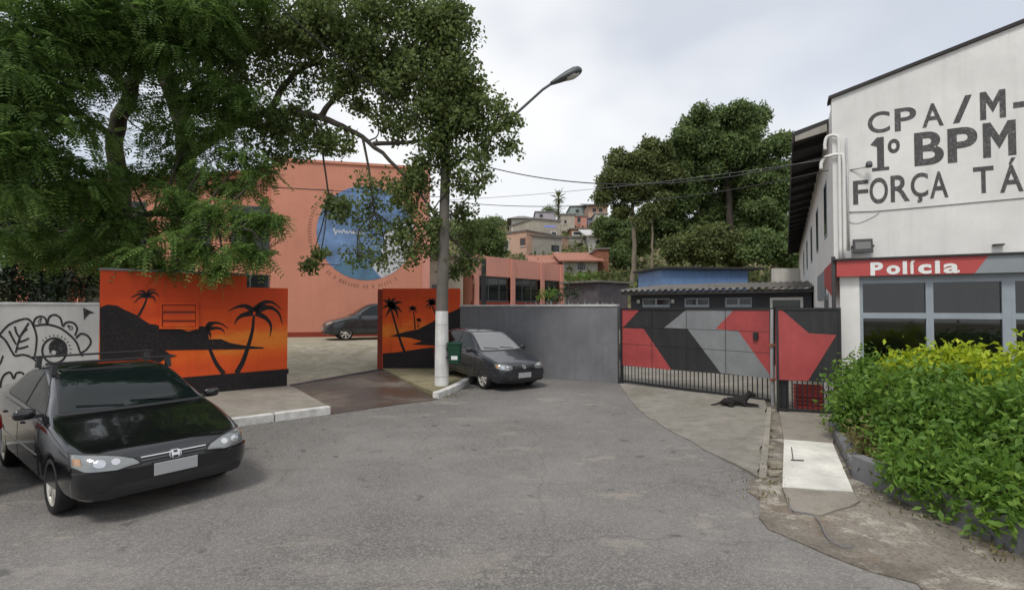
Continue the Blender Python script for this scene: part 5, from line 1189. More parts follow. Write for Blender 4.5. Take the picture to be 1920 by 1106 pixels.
# bare brown palm-like tree on the skyline
b0 = AT(1047, 430, 92); t = thing('palm_tree', 'thin spiky palm on the skyline above the houses', 'tree', (b0.x, b0.y, terr(b0.x, b0.y)))
top = AT(1047, 372, 92); mb = MB(); limb_tube(mb, [(b0.x, b0.y, terr(b0.x, b0.y) - .3), (b0.x, b0.y, 18), tuple(top)], .22, .16, 8); mb.build('trunk', M['bark'], t, smooth=True)
P = np.repeat(np.array(top)[None], 26, 0); D = nrm(rng.normal(size=(26, 3)) + np.array((0, 0, .55))); V, F = leaves(P, D, np.tile((0, 0, 1.0), (26, 1)) + rng.normal(size=(26, 3)) * .2, rng.uniform(1.4, 2.3, 26), .32, .3)
P2 = np.repeat(np.array(top)[None], 200, 0) + rng.normal(size=(200, 3)) * np.array((.35, .35, .3)); P2[:, 2] -= rng.random(200) * 3; V2, F2 = leaves(P2, rng.normal(size=(200, 3)) + np.array((0, 0, -.5)), unit(200), rng.uniform(.4, .8, 200), .12, .1)
link('crown', fast_mesh('crown', *joinVF([(V, F), (V2, F2)])), M['leaf_olive'], t)
# hillside scrub: uncountable ground cover
n = 9000; X = rng.uniform(-30, 48, n); Y = rng.uniform(38, 112, n); keep = rng.random(n) < np.interp(Y, [38, 60, 112], [1, .6, .5]); X, Y = X[keep], Y[keep]
Zs = terrain(X, Y); P = np.repeat(np.stack([X, Y, Zs], 1), 7, 0); P += rng.normal(size=P.shape) * np.array((.5, .5, .25)) + np.array((0, 0, .35))
V, F = leaves(P, unit(len(P)) + np.array((0, 0, .4)), unit(len(P)) + np.array((0, 0, .6)), rng.uniform(.3, .7, len(P)), rng.uniform(.2, .4, len(P)), .1)
tag(link('scrub', fast_mesh('scrub', V, F), M['leaf_olive']), 'green scrub covering the hillside', kind='stuff')
# hedge in front of the cream house and shrubs behind the grey wall
def shrub(name, label, lst, mat, leaf, dens, asp=.5, grp=None, stem=None, k=6, cat='shrub', spread=.18, zg=None, fold=.12):
    lobs = lst; c = np.mean([l[0] for l in lobs], 0); z0 = zg if zg is not None else min(l[0][2] - l[1] for l in lobs)
    t = thing(name, label, cat, (c[0], c[1], z0), grp); mb = MB()
    for l in lobs:
        a = np.array((c[0] * .6 + l[0][0] * .4, c[1] * .6 + l[0][1] * .4, z0)); e = np.array(l[0])
        limb_tube(mb, [a, (a + e) / 2 + rng.normal(size=3) * .05, e], .022, .01, 5)
        for _ in range(4):
            q_ = e + unit(1)[0] * l[1] * .8; limb_tube(mb, [e, (e + q_) / 2, q_], .009, .004, 4)
    mb.build('stems', M['bark'], t, smooth=True)
    V, F = clumps(lobs, dens, leaf, asp, .85, k, spread, .35, fold=fold, sub=12 if cat == 'bush' else 0); link('foliage', fast_mesh('foliage', V, F), M[mat], t); return t
shrub('hedge', 'clipped green hedge below the cream house with shutters', lob([(1062, 521, 47, .42, 1), (1074, 522, 47, .42, 1), (1087, 521, 47, .45, 1), (1100, 522, 47, .42, 1), (1113, 521, 47, .4, 1)]), 'leaf_bush', (.15, .25), 10, cat='hedge', zg=4.0)
shrub('shrub', 'green shrub in front of the third glazed bay', lob([(1030, 548, 30, .35, 1), (1015, 552, 30, .3, 1), (1042, 552, 30, .3, 1)]), 'leaf_bush', (.1, .18), 14, zg=g0)
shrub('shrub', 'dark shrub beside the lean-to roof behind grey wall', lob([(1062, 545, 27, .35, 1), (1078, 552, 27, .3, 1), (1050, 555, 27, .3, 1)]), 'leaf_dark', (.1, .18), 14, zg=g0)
# ------------------------------------------------------------------ cars
def pchip(xk, yk):
    xk, yk = np.array(xk, float), np.array(yk, float); h = np.diff(xk); dl = np.diff(yk) / h; d = np.zeros_like(yk)
    for i in range(1, len(xk) - 1):
        if dl[i - 1] * dl[i] > 0:
            w1, w2 = 2 * h[i] + h[i - 1], h[i] + 2 * h[i - 1]; d[i] = (w1 + w2) / (w1 / dl[i - 1] + w2 / dl[i])
    d[0], d[-1] = dl[0], dl[-1]
    def f(x):
        i = int(np.clip(np.searchsorted(xk, x) - 1, 0, len(h) - 1)); t = (x - xk[i]) / h[i]; t = min(max(t, 0), 1)
        return (2 * t ** 3 - 3 * t * t + 1) * yk[i] + (t ** 3 - 2 * t * t + t) * h[i] * d[i] + (-2 * t ** 3 + 3 * t * t) * yk[i + 1] + (t ** 3 - t * t) * h[i] * d[i + 1]
    return f
def kv(s): return pchip(*zip(*s))
def chaikin(p, it=2):
    for _ in range(it):
        q = [p[0]]
        for a, b in zip(p, p[1:]): q += [tuple(.75 * np.array(a) + .25 * np.array(b)), tuple(.25 * np.array(a) + .75 * np.array(b))]
        p = q + [p[-1]]
    return p
SEDAN = dict(L=4.45, wb=2.62, ovf=0.80, rw=0.30, tr=1.47,
    top=[(0, .575), (.03, .63), (.10, .685), (.3, .745), (.7, .84), (1.05, .925), (1.18, .975), (1.6, 1.225), (1.95, 1.375), (2.2, 1.425), (2.6, 1.44), (3.0, 1.41), (3.3, 1.32), (3.75, 1.10), (3.86, 1.06), (4.2, 1.05), (4.38, 1.0), (4.45, .85)],
    belt=[(0, .54), (.10, .65), (.3, .715), (.7, .815), (1.1, .90), (2, .935), (3, .965), (3.8, 1.0), (4.2, 1.0), (4.45, .8)],
    bot=[(0, .30), (.05, .24), (.2, .20), (.6, .19), (4.0, .20), (4.38, .27), (4.45, .36)],
    wid=[(0, .58), (.03, .66), (.10, .735), (.25, .80), (.6, .845), (1, .855), (3, .857), (4, .83), (4.3, .78), (4.42, .70), (4.45, .62)],
    ws=[(-.69, .985), (.69, .985), (.655, 1.10), (.585, 1.30), (.545, 1.385), (-.545, 1.385), (-.585, 1.30), (-.655, 1.10)],
    rs=[(-.60, 1.12), (.60, 1.12), (.52, 1.36), (-.52, 1.36)],
    sw=[[(1.40, .965), (1.70, 1.165), (1.98, 1.305), (2.14, 1.345), (2.28, 1.36), (2.28, .985)], [(2.35, .99), (2.35, 1.36), (2.62, 1.362), (2.9, 1.33), (3.12, 1.265), (3.42, 1.06), (3.34, 1.02)]],
    door=[[(1.30, .31), (1.28, .6), (1.31, .895), (2.31, .93), (2.31, .31)], [(2.345, .31), (2.345, .93), (3.36, .955), (3.30, .72), (3.10, .55), (3.03, .31)]],
    head=[(.30, .566), (.36, .618), (.48, .662), (.64, .694), (.78, .703), (.788, .60), (.72, .555), (.50, .542)], amber=[(.735, .61), (.778, .615), (.778, .67), (.74, .67)],
    grille=[(-.31, .562), (.31, .562), (.345, .622), (-.345, .622)], tail=[(.50, .80), (.78, .78), (.74, .97), (.52, .97)], plate=(.475, .11), intake=[(-.60, .285), (.60, .285), (.54, .385), (-.54, .385)])
HATCH = dict(L=3.80, wb=2.44, ovf=0.74, rw=0.285, tr=1.40,
    top=[(0, .58), (.04, .66), (.13, .725), (.4, .80), (.8, .895), (1.0, .95), (1.42, 1.22), (1.72, 1.37), (2.05, 1.43), (2.6, 1.425), (3.1, 1.36), (3.42, 1.2), (3.62, 1.0), (3.74, .92), (3.80, .75)],
    belt=[(0, .54), (.13, .685), (.4, .76), (.95, .88), (2, .925), (3, .955), (3.55, .94), (3.80, .7)],
    bot=[(0, .30), (.05, .24), (.2, .20), (.6, .19), (3.4, .20), (3.72, .27), (3.80, .36)],
    wid=[(0, .56), (.03, .64), (.10, .71), (.25, .765), (.6, .80), (1, .81), (2.8, .812), (3.4, .79), (3.68, .74), (3.77, .67), (3.80, .6)],
    ws=[(-.65, .965), (.65, .965), (.61, 1.10), (.545, 1.30), (.51, 1.375), (-.51, 1.375), (-.545, 1.30), (-.61, 1.10)],
    rs=[(-.56, 1.06), (.56, 1.06), (.48, 1.33), (-.48, 1.33)],
    sw=[[(1.22, .95), (1.50, 1.155), (1.76, 1.30), (1.95, 1.35), (2.12, 1.355), (2.12, .97)], [(2.19, .975), (2.19, 1.355), (2.6, 1.35), (2.9, 1.30), (3.12, 1.16), (3.16, 1.01)]],
    door=[[(1.13, .31), (1.11, .6), (1.13, .875), (2.14, .92), (2.14, .31)], [(2.175, .31), (2.175, .92), (3.02, .945), (3.0, .72), (2.84, .55), (2.78, .31)]],
    head=[(.36, .585), (.35, .66), (.50, .70), (.64, .72), (.735, .715), (.745, .63), (.68, .585), (.50, .565)], amber=[(.69, .62), (.735, .63), (.73, .70), (.69, .70)],
    grille=[(-.31, .595), (.31, .595), (.32, .665), (-.32, .665)], tail=[(.52, .62), (.74, .60), (.70, .95), (.56, .95)], plate=(.43, .11), intake=[(-.42, .235), (.42, .235), (.46, .335), (-.46, .335)])
def car(name, label, K, paint_m, glass='car_glass', loc=(0, 0, 0), head=(1, 0), rack=False, emblem=None, screen=None, pitch=0.0, zs=1.0, sc=1.0, alloy='alloy'):
    root = thing(name, label, 'car', (0, 0, 0)); PM = M[paint_m]
    top, belt, bot, wid = kv(K['top']), kv(K['belt']), kv(K['bot']), kv(K['wid']); Ln = K['L']; X0 = K['ovf'] + K['wb'] / 2
    ts = sorted(set(np.round(np.concatenate([np.linspace(0, .3, 10), np.linspace(.3, Ln - .3, 66), np.linspace(Ln - .3, Ln, 10)]), 5)))
    rings = []
    for t_ in ts:
        zt, zb, W_ = top(t_), bot(t_), wid(t_); zs_ = min(belt(t_), zt - .02); g = max(zt - zs_, 0); wr = W_ - .05 - .38 * g
        e = min(1, g / .3); zm = zb + .45 * (zs_ - zb)
        p = [(0, zb), (W_ - .14, zb), (W_ - .035, zb + .06), (W_ - .012, zb + .16), (W_, zm), (W_ - .004, zs_ - .12), (W_ - .022, zs_ - .03), (W_ - .06, zs_ + .005),
             (wr + .035 * e, zt - .14 * e - .012 * (1 - e)), (wr - .03, zt - .035 * e - .006), (wr - .14, zt - .004), (wr * .5, zt + .012), (0, zt + .016)]
        half = chaikin(p, 2); rings.append([(y, z) for y, z in half] + [(-y, z) for y, z in half[-2:0:-1]])
    n = len(rings[0]); mb = MB(); mb.v = [(X0 - t_, y, z) for t_, r_ in zip(ts, rings) for y, z in r_]
    mb.f = [(i * n + k, i * n + (k + 1) % n, (i + 1) * n + (k + 1) % n, (i + 1) * n + k) for i in range(len(ts) - 1) for k in range(n)]
    mb.f += [tuple(range(n - 1, -1, -1)), tuple((len(ts) - 1) * n + k for k in range(n))]
    me = mb.mesh('car_body'); bmx = bmesh.new(); bmx.from_mesh(me); bmesh.ops.triangulate(bmx, faces=[f for f in bmx.faces if len(f.verts) > 4]); bvh = BVHTree.FromBMesh(bmx); bmx.free()
    # wheel arches cut out of the body
    tmp = bpy.data.objects.new('tmp', me); COL.objects.link(tmp); cut = []
    for ax in (K['wb'] / 2, -K['wb'] / 2):
        for sg in (1, -1):
            cm = MB(); R_ = K['rw'] + .055
            cm.lathe([(0, 0), (R_, 0), (R_, .4), (0, .4)], (0, 0, 0), 'Y', 32); c_ = bpy.data.objects.new('c', cm.mesh('c')); COL.objects.link(c_)
            c_.location = (ax, sg * (K['tr'] / 2 + .30) - .2 + sg * 0.0, K['rw'] + .005); cut.append(c_)
            m_ = tmp.modifiers.new('b', 'BOOLEAN'); m_.object = c_; m_.operation = 'DIFFERENCE'; m_.solver = 'EXACT'
    for c_ in cut: c_.data.transform(Matrix.Identity(4)); bmw = bmesh.new(); bmw.from_mesh(c_.data); bmesh.ops.remove_doubles(bmw, verts=bmw.verts, dist=1e-5); bmesh.ops.recalc_face_normals(bmw, faces=bmw.faces); bmw.to_mesh(c_.data); bmw.free()
    dg = bpy.context.evaluated_depsgraph_get(); me2 = bpy.data.meshes.new_from_object(tmp.evaluated_get(dg))
    for c_ in cut: bpy.data.objects.remove(c_)
    bpy.data.objects.remove(tmp)
    body = link('body', me2, PM, root); smooth_angle(body, 38)
    def patch(nm, poly, view, mat, parent, off=.006, step=.035, mirror=False, skirt=.02):
        """panel shaped by an outline seen from the side ('s'), front ('f') or rear ('r') and laid on the body surface"""
        outs = []
        for sg in ((1, -1) if mirror else (1,)):
            if view == 's': pts = [Vector((X0 - a, sg * 2.0, b)) for a, b in poly]; dr = Vector((0, -sg, 0)); axs = (Vector((1, 0, 0)), Vector((0, 0, 1)))
            elif view == 'f': pts = [Vector((4.0, sg * a, b)) for a, b in poly]; dr = Vector((-1, 0, 0)); axs = (Vector((0, 1, 0)), Vector((0, 0, 1)))
            elif view == 'u': pts = [Vector((X0 - a, sg * b, 3.0)) for a, b in poly]; dr = Vector((0, 0, -1)); axs = (Vector((1, 0, 0)), Vector((0, 1, 0)))
            else: pts = [Vector((-4.0, sg * a, b)) for a, b in poly]; dr = Vector((1, 0, 0)); axs = (Vector((0, 1, 0)), Vector((0, 0, 1)))
            bm = bmesh.new(); bm.faces.new([bm.verts.new(p) for p in pts])
            for ax in axs:
                vals = [v.co.dot(ax) for v in bm.verts]; lo, hi = min(vals), max(vals); m_ = int((hi - lo) / step)
                for k in range(1, m_ + 1):
                    bmesh.ops.bisect_plane(bm, geom=bm.verts[:] + bm.edges[:] + bm.faces[:], plane_co=ax * (lo + (hi - lo) * k / (m_ + 1)), plane_no=ax, dist=1e-5)
            bad = []
            for v in bm.verts:
                h, nn, _, _ = bvh.ray_cast(v.co, dr)
                if h is None: bad.append(v)
                else:
                    if nn.dot(dr) > 0: nn = -nn
                    v.co = h + (nn * .6 - dr * .4) * off
            if bad: bmesh.ops.delete(bm, geom=bad, context='VERTS')
            be = [e for e in bm.edges if e.is_boundary]
            if skirt and be:
                ex = bmesh.ops.extrude_edge_only(bm, edges=be)
                for v in [g_ for g_ in ex['geom'] if isinstance(g_, bmesh.types.BMVert)]: v.co += dr * skirt
            bmesh.ops.recalc_face_normals(bm, faces=bm.faces); m2 = bpy.data.meshes.new(nm); bm.to_mesh(m2); bm.free()
            o = link(nm, m2, M[mat] if isinstance(mat, str) else mat, parent); smooth_angle(o, 50); outs.append(o)
        return outs
    grow = lambda poly, d: [(a + math.copysign(d, a - np.mean([p[0] for p in poly])), b + math.copysign(d, b - np.mean([p[1] for p in poly]))) for a, b in poly]
    # glass with its dark rubber surround
    patch('windscreen_seal', grow(K['ws'], .022), 'f', 'plastic_black', root, .004); patch('windscreen', K['ws'], 'f', screen or glass, root, .008)
    patch('rear_window', K['rs'], 'r', glass, root, .008)
    for w_ in K['sw']:
        patch('window_seal', grow(w_, .018), 's', 'plastic_black', root, .004, mirror=True); patch('side_window', w_, 's', glass, root, .007, mirror=True)
    for d_ in K['door']:
        patch('door_gap', grow(d_, .010), 's', 'plastic_black', root, .002, .05, True, 0)
        for o, sg in zip(patch('door', d_, 's', PM, root, .007, .05, True), (1, -1)):
            xr = max(p[0] for p in d_) - .20; zh = .80; h, nn, _, _ = bvh.ray_cast(Vector((X0 - xr, sg * 2, zh)), Vector((0, -sg, 0)))
            MB().box((h.x, h.y + sg * .018, h.z), (.16, .03, .03)).build('handle', PM, o, bevel=.008)
    hl = patch('headlight', K['head'], 'f', 'lens_clear', root, .012, .03, True)
    for o, sg in zip(hl, (1, -1)):
        m2 = [(sg * a, b) for a, b in K['amber']]; patch('indicator', m2, 'f', 'lens_amber', o, .016, .03)
        for yy, rr_ in ((.62, .046), (.50, .036)):
            ci = [(sg * (yy + rr_ * math.cos(a)), (.617 if K['L'] > 4 else .645) + rr_ * .8 * math.sin(a)) for a in np.linspace(0, 6.283, 12, endpoint=False)]; patch('reflector', ci, 'f', 'chrome', o, .016, .03)
    patch('headlight_gap', grow(K['head'], .014), 'f', 'plastic_black', root, .004, .03, True, 0)
    gr = patch('grille', K['grille'], 'f', 'plastic_black', root, .012, .03)[0]
    gl, gh = K['grille'][0][1], K['grille'][2][1]; gm = (gl + gh) / 2
    for zz in (gm - .012, gm + .018): patch('grille_bar', [(-.30, zz), (.30, zz), (.30, zz + .010), (-.30, zz + .010)], 'f', 'chrome' if zz > gm and emblem else 'dark_steel', gr, .022, .04)
    em = [(.055 * math.copysign(abs(math.cos(a)) ** .7, math.cos(a)), gm + .042 * math.copysign(abs(math.sin(a)) ** .7, math.sin(a))) for a in np.linspace(0, 6.283, 20, endpoint=False)]
    eo = patch('emblem', em, 'f', 'chrome', gr, .030, .03)[0]
    if emblem == 'H':
        ed = patch('emblem_field', [(a * .84, gm + (b - gm) * .82) for a, b in em], 'f', 'paint_black', gr, .033, .03, skirt=0)[0]
        for bar_ in ([(-.034, gm - .030), (-.022, gm - .030), (-.018, gm + .030), (-.040, gm + .030)], [(.022, gm - .030), (.034, gm - .030), (.040, gm + .030), (.018, gm + .030)], [(-.024, gm - .006), (.024, gm - .006), (.024, gm + .008), (-.024, gm + .008)]):
            patch('emblem_stroke', bar_, 'f', 'chrome', gr, .038, .03)
    W0 = wid(.25)
    patch('front_bumper', [(-W0 + .03, .30), (W0 - .03, .30), (W0 - .02, .42), (W0 - .02, .535), (.32, .53), (-.32, .53), (-W0 + .02, .535), (-W0 + .02, .42)], 'f', PM, root, .042, .05, skirt=.06)
    it = patch('air_intake', K['intake'], 'f', 'plastic_black', root, .046, .05)
    patch('fog_recess', [(.50, .27), (.66, .28), (.66, .35), (.50, .345)], 'f', 'plastic_black', root, .047, .04, True)
    pzc, ph = K['plate']; h, _, _, _ = bvh.ray_cast(Vector((4, 0, pzc)), Vector((-1, 0, 0)))
    MB().box((h.x + .054, 0, pzc), (.014, .40, ph + .02)).build('licence_plate', M['plate_grey'], root, bevel=.004)
    h, _, _, _ = bvh.ray_cast(Vector((-4, 0, .6)), Vector((1, 0, 0))); MB().box((h.x - .012, 0, .62), (.014, .40, .13)).build('licence_plate', M['plate_grey'], root, bevel=.004)
    patch('tail_light', K['tail'], 'r', 'lens_red', root, .014, .04, True)
    patch('rear_bumper', [(-.68, .34), (.68, .34), (.70, .56), (-.70, .56)], 'r', PM, root, .022, .06)
    c0 = K['ws'][0][1]
    for yy in (-.12, .38):
        a, b = Vector((0, yy, c0 + .005)), Vector((0, yy + .0, c0)); pts = []
        for f_ in np.linspace(0, 1, 6):
            h, nn, _, _ = bvh.ray_cast(Vector((4, yy - .42 * f_, c0 + .015 + .035 * f_)), Vector((-1, 0, 0)))
            if h: pts.append(h + nn * .02)
        if len(pts) > 1: MB().tube(pts, .008, 5).build('wiper', M['plastic_black'], root)
    for sg in (1, -1):                                        # door mirrors
        xm = X0 - K['sw'][0][0][0] - .06; ym = sg * (wid(1.4) + .085); zm = .985 if K['L'] > 4 else .965
        vs, fs = [], []; N = 14
        for (f_, s_) in ((-1, .25), (-.8, .75), (-.3, 1), (.4, 1), (.85, .85), (1, .7)):
            for k in range(N):
                a = 2 * math.pi * k / N; vs.append((xm - f_ * .045, ym + math.copysign(abs(math.cos(a)) ** .6, math.cos(a)) * .095 * s_, zm + math.copysign(abs(math.sin(a)) ** .6, math.sin(a)) * .062 * s_))
        fs = [(i * N + k, i * N + (k + 1) % N, (i + 1) * N + (k + 1) % N, (i + 1) * N + k) for i in range(5) for k in range(N)] + [tuple(range(N)), tuple(5 * N + k for k in range(N))]
        mo = MB().add(vs, fs).build('mirror', PM, root, smooth=True); MB().box((xm, ym - sg * .11, zm - .035), (.05, .10, .04)).build('stalk', M['plastic_black'], mo)
    patch('side_trim', [(1.30, .50), (K['L'] - 1.30, .50), (K['L'] - 1.30, .54), (1.30, .54)], 's', 'plastic_black' if K['L'] < 4 else PM, root, .016, .1, True)
    wz = K['rw']; wid_t = .185
    for ax in (K['wb'] / 2, -K['wb'] / 2):
        for sg in (1, -1):
            yc = sg * (K['tr'] / 2 + .015); prof = [(wz * .73, -wid_t / 2 + .012), (wz * .83, -wid_t / 2), (wz * .94, -wid_t / 2 + .008), (wz, -wid_t / 2 + .035), (wz, wid_t / 2 - .035), (wz * .94, wid_t / 2 - .008), (wz * .83, wid_t / 2), (wz * .73, wid_t / 2 - .012)]
            wh = MB().lathe(prof + [prof[0]], (ax, yc, wz), 'Y', 36).build('wheel', M['rubber'], root, smooth=True); yo = yc + sg * (wid_t / 2 - .02)
            rm = MB(); rm.lathe([(wz * .735, -sg * .11), (wz * .735, .0), (wz * .70, sg * .006), (wz * .68, -sg * .02), (wz * .68, -sg * .11)], (ax, yo, wz), 'Y', 32)
            rim = rm.build('rim', M[alloy], wh, smooth=True)
            MB().lathe([(0, -sg * .06), (wz * .685, -sg * .06)], (ax, yo, wz), 'Y', 24).build('brake_shadow', M['rubber'], wh)
            MB().lathe([(0, sg * .002), (wz * .16, sg * .0), (wz * .18, -sg * .03)], (ax, yo, wz), 'Y', 16).build('hub', M[alloy], wh, smooth=True)
            for k in range(7):
                a = 2 * math.pi * k / 7 + .2; u_ = Vector((math.cos(a), 0, math.sin(a))); v_ = Vector((-math.sin(a), 0, math.cos(a))); c_ = Vector((ax, yo - sg * .022, wz))
                MB().prism([c_ + u_ * wz * .15 - v_ * .022, c_ + u_ * wz * .15 + v_ * .022, c_ + u_ * wz * .69 + v_ * .030, c_ + u_ * wz * .69 - v_ * .030], Vector((0, sg * .018, 0))).build('spoke', M[alloy], wh)
    if rack:
        for tb in (2.02, 2.82):
            zz = top(tb) + .085; hw = wid(tb) - .24
            ro = MB().obox((X0 - tb - .02, -hw - .06, zz), (.04, 0, 0), (0, 2 * hw + .12, 0), (0, 0, .028)).build('roof_bar', M['plastic_black'], root, bevel=.008)
            for sg in (1, -1):
                MB().prism([(X0 - tb - .04, sg * hw, zz + .004), (X0 - tb + .04, sg * hw, zz + .004), (X0 - tb + .05, sg * (hw + .015), top(tb) - .045), (X0 - tb - .05, sg * (hw + .015), top(tb) - .045)], (0, -sg * .05, 0)).build('foot', M['plastic_black'], ro)
    root.location = loc; root.rotation_euler = (0, pitch, math.atan2(head[1], head[0])); root.scale = (sc, sc, sc * zs)
    return root
def front_wheel_at(K, gx, gy, head, side, sc=1.0):
    """centre of the car whose front wheel (side = +1 left, -1 right) stands at gx, gy"""
    h = Vector(head).normalized(); l = Vector((-h.y, h.x)); c = Vector((gx, gy)) - h * K['wb'] / 2 * sc - l * side * (K['tr'] / 2 + .06) * sc; return c
# black sedan: near front wheel and near rear wheel both seen on the road
fw = G(103, 962); rw_ = G(8, 868); hd_ = (fw - rw_); hd_ = (hd_.x, hd_.y)
c = front_wheel_at(SEDAN, fw.x, fw.y, hd_, -1, .955)
car('parked_car', 'black sedan with roof bars parked by the kerb, front to viewer', SEDAN, 'paint_black', loc=(c.x, c.y, 0.005), head=hd_, rack=True, emblem='H', sc=.955, zs=.95)
fw = G(906, 729); hd_ = (0.58, -0.815); c = front_wheel_at(HATCH, fw.x, fw.y, hd_, -1, .94)
car('parked_car', 'graphite hatchback parked half on the pavement behind the lamp post', HATCH, 'paint_graphite', loc=(c.x, c.y, 0.065), head=hd_, pitch=math.atan(.13 / 2.44), sc=.94, screen='car_glass_pale')
fw = G(648, 638, .655); hd_ = (-.90, -.43); c = front_wheel_at(HATCH, fw.x, fw.y, hd_, 1, 1.05)
car('parked_car', 'dark grey hatchback parked in courtyard against the coral wall', HATCH, 'paint_slate', loc=(c.x, c.y, 0.655), head=hd_, sc=1.05, zs=1.02)
hd_ = (-0.93, 0.36); p = Vector((-5.525, 5.46)); h = Vector(hd_).normalized(); l = Vector((-h.y, h.x))
c = p + h * (HATCH['L'] - HATCH['ovf'] - HATCH['wb'] / 2 - .02) + l * .60
car('parked_car', 'white car whose red tail light just shows at the left edge', dict(HATCH, tail=[(.50, .70), (.745, .69), (.735, .83), (.52, .83)]), 'paint_white', loc=(c.x, c.y, .005), head=hd_)
# ------------------------------------------------------------------ planter and shrubs by the police station
PLW = [(3.98, 6.05), (4.02, 5.2), (4.08, 4.1), (4.15, 3.0), (4.2, 1.5)]
t = thing('planter_wall', 'low grey planter wall along the verge below the bushes', 'wall', (4.05, 4.5, 0))
for a, b in zip(PLW, PLW[1:]):
    d = Vector((b[0] - a[0], b[1] - a[1], 0)); nn = Vector((-d.y, d.x, 0)).normalized() * .14; nn = nn if nn.x > 0 else -nn
    MB().obox((a[0], a[1], -.05), d * .998, nn, (0, 0, .33)).build('wall_section', M['grey_wall'], t, bevel=.008)
d = Vector((5.1 - 3.98, 8.3 - 6.05, 0)); MB().obox((3.99, 6.06, -.05), d, Vector((.12, -.05, 0)), (0, 0, .24)).build('wall_section', M['grey_wall'], t, bevel=.008)
tag(MB().prism([(4.1, 6.0, .2), (4.2, 5.2, .2), (4.3, 1.5, .2), (9, 1.5, .2), (9, 7.8, .2), (8.3, 8.25, .2), (6.15, 9.40, .2), (5.25, 8.3, .2)], (0, 0, -.22)).build('planter_soil', M['soil']), 'brown soil inside the planter', kind='structure')
def W3(px, py, D, r, dd=1): return (L3(px, py, D), r, dd)
bg_ = 'bushes in the police station planter'
def shrubm(label, lst, mat, leaf, dens, **k): return shrub('bush', label, lst, mat, leaf, dens, grp=bg_, cat='bush', zg=.18, **k)
shrubm('leafy green bush at the planter end beside the small gate', [W3(1610, 710, 8.2, .38), W3(1640, 700, 8.0, .34), W3(1600, 745, 7.9, .32), W3(1650, 740, 7.8, .45), W3(1620, 780, 7.5, .38), W3(1585, 775, 7.6, .25), W3(1670, 780, 7.3, .42)], 'leaf_bush', (.05, .105), 65, asp=.5, k=6, spread=.16)
shrubm('lime yellow bush top under the left police window', [W3(1690, 694, 7.2, .24), W3(1730, 695, 7.1, .25), W3(1770, 690, 7.0, .26), W3(1805, 685, 6.9, .24), W3(1806, 668, 6.9, .14), W3(1750, 712, 6.8, .22), W3(1840, 705, 6.7, .2)], 'leaf_lime', (.055, .115), 60, asp=.5, k=6, spread=.15)
shrubm('lime yellow bush at the right picture edge under window frame', [W3(1870, 698, 6.4, .26), W3(1905, 712, 6.1, .28), W3(1950, 705, 6.0, .35), W3(1890, 735, 5.9, .24)], 'leaf_lime', (.055, .115), 60, asp=.5, k=6, spread=.15)
shrubm('big mid-green bush in the middle of the planter', [W3(1690, 745, 6.8, .42), W3(1740, 755, 6.5, .42), W3(1800, 745, 6.5, .42), W3(1710, 800, 6.2, .40), W3(1770, 810, 6.0, .42), W3(1680, 830, 6.1, .32), W3(1830, 790, 5.9, .40)], 'leaf_bush', (.055, .12), 58, asp=.48, k=6, spread=.18)
shrubm('big dark-leaved bush at the right edge of planter', [W3(1880, 770, 5.8, .42), W3(1930, 790, 5.4, .45), W3(1870, 840, 5.4, .40), W3(1930, 860, 5.0, .42), W3(1820, 850, 5.4, .36), W3(1990, 800, 5.2, .5), W3(2070, 770, 5.7, .6), W3(2160, 790, 5.4, .65), W3(2090, 730, 6.5, .55), W3(2060, 880, 4.7, .45), W3(2250, 800, 5.2, .6)], 'leaf_bush', (.055, .125), 58, asp=.45, k=6, spread=.18)
shrubm('trailing bush hanging over the planter wall in front', [W3(1740, 880, 5.2, .26), W3(1790, 905, 4.95, .27), W3(1850, 930, 4.65, .28), W3(1900, 950, 4.45, .26), W3(1700, 870, 5.5, .24), W3(1940, 960, 4.2, .26), W3(1860, 890, 4.9, .3), W3(1910, 905, 4.6, .3), W3(1720, 905, 5.1, .16), W3(1775, 930, 4.85, .16), W3(1840, 965, 4.5, .17), W3(1905, 985, 4.25, .16), W3(1690, 890, 5.4, .16)], 'leaf_bush', (.05, .12), 60, asp=.42, k=6, spread=.15)
shrubm('dry brownish low bush by the white slab', [W3(1640, 850, 6.3, .22), W3(1660, 880, 5.9, .20), W3(1625, 820, 6.7, .22), W3(1690, 880, 5.7, .18)], 'leaf_weed', (.06, .12), 50, asp=.35, k=6, spread=.14)
# fallen leaves gathered by the kerbs and on the driveway
n = 520; P = []
for _ in range(n):
    k_ = random.random()
    if k_ < .35: p = k0 + ku * random.uniform(0, 6) - inn * abs(random.gauss(0, .25)); z_ = .004
    elif k_ < .7: p = G(random.uniform(560, 800), random.uniform(705, 765), .06); z_ = .065 + .03 * random.random()
    else: p = G(random.uniform(450, 1000), random.uniform(745, 860), 0); z_ = .004
    P.append((p.x, p.y, z_))
P = np.array(P); D = rng.normal(size=P.shape); D[:, 2] = rng.uniform(0, .25, n); V, F = leaves(P, D, np.tile((0, 0, 1.0), (n, 1)) + rng.normal(size=(n, 3)) * .2, rng.uniform(.02, .05, n), rng.uniform(.012, .025, n), .1)
tag(link('leaf_litter', fast_mesh('leaf_litter', V, F), M['leaf_weed']), 'small fallen leaves on driveway and road', kind='stuff')
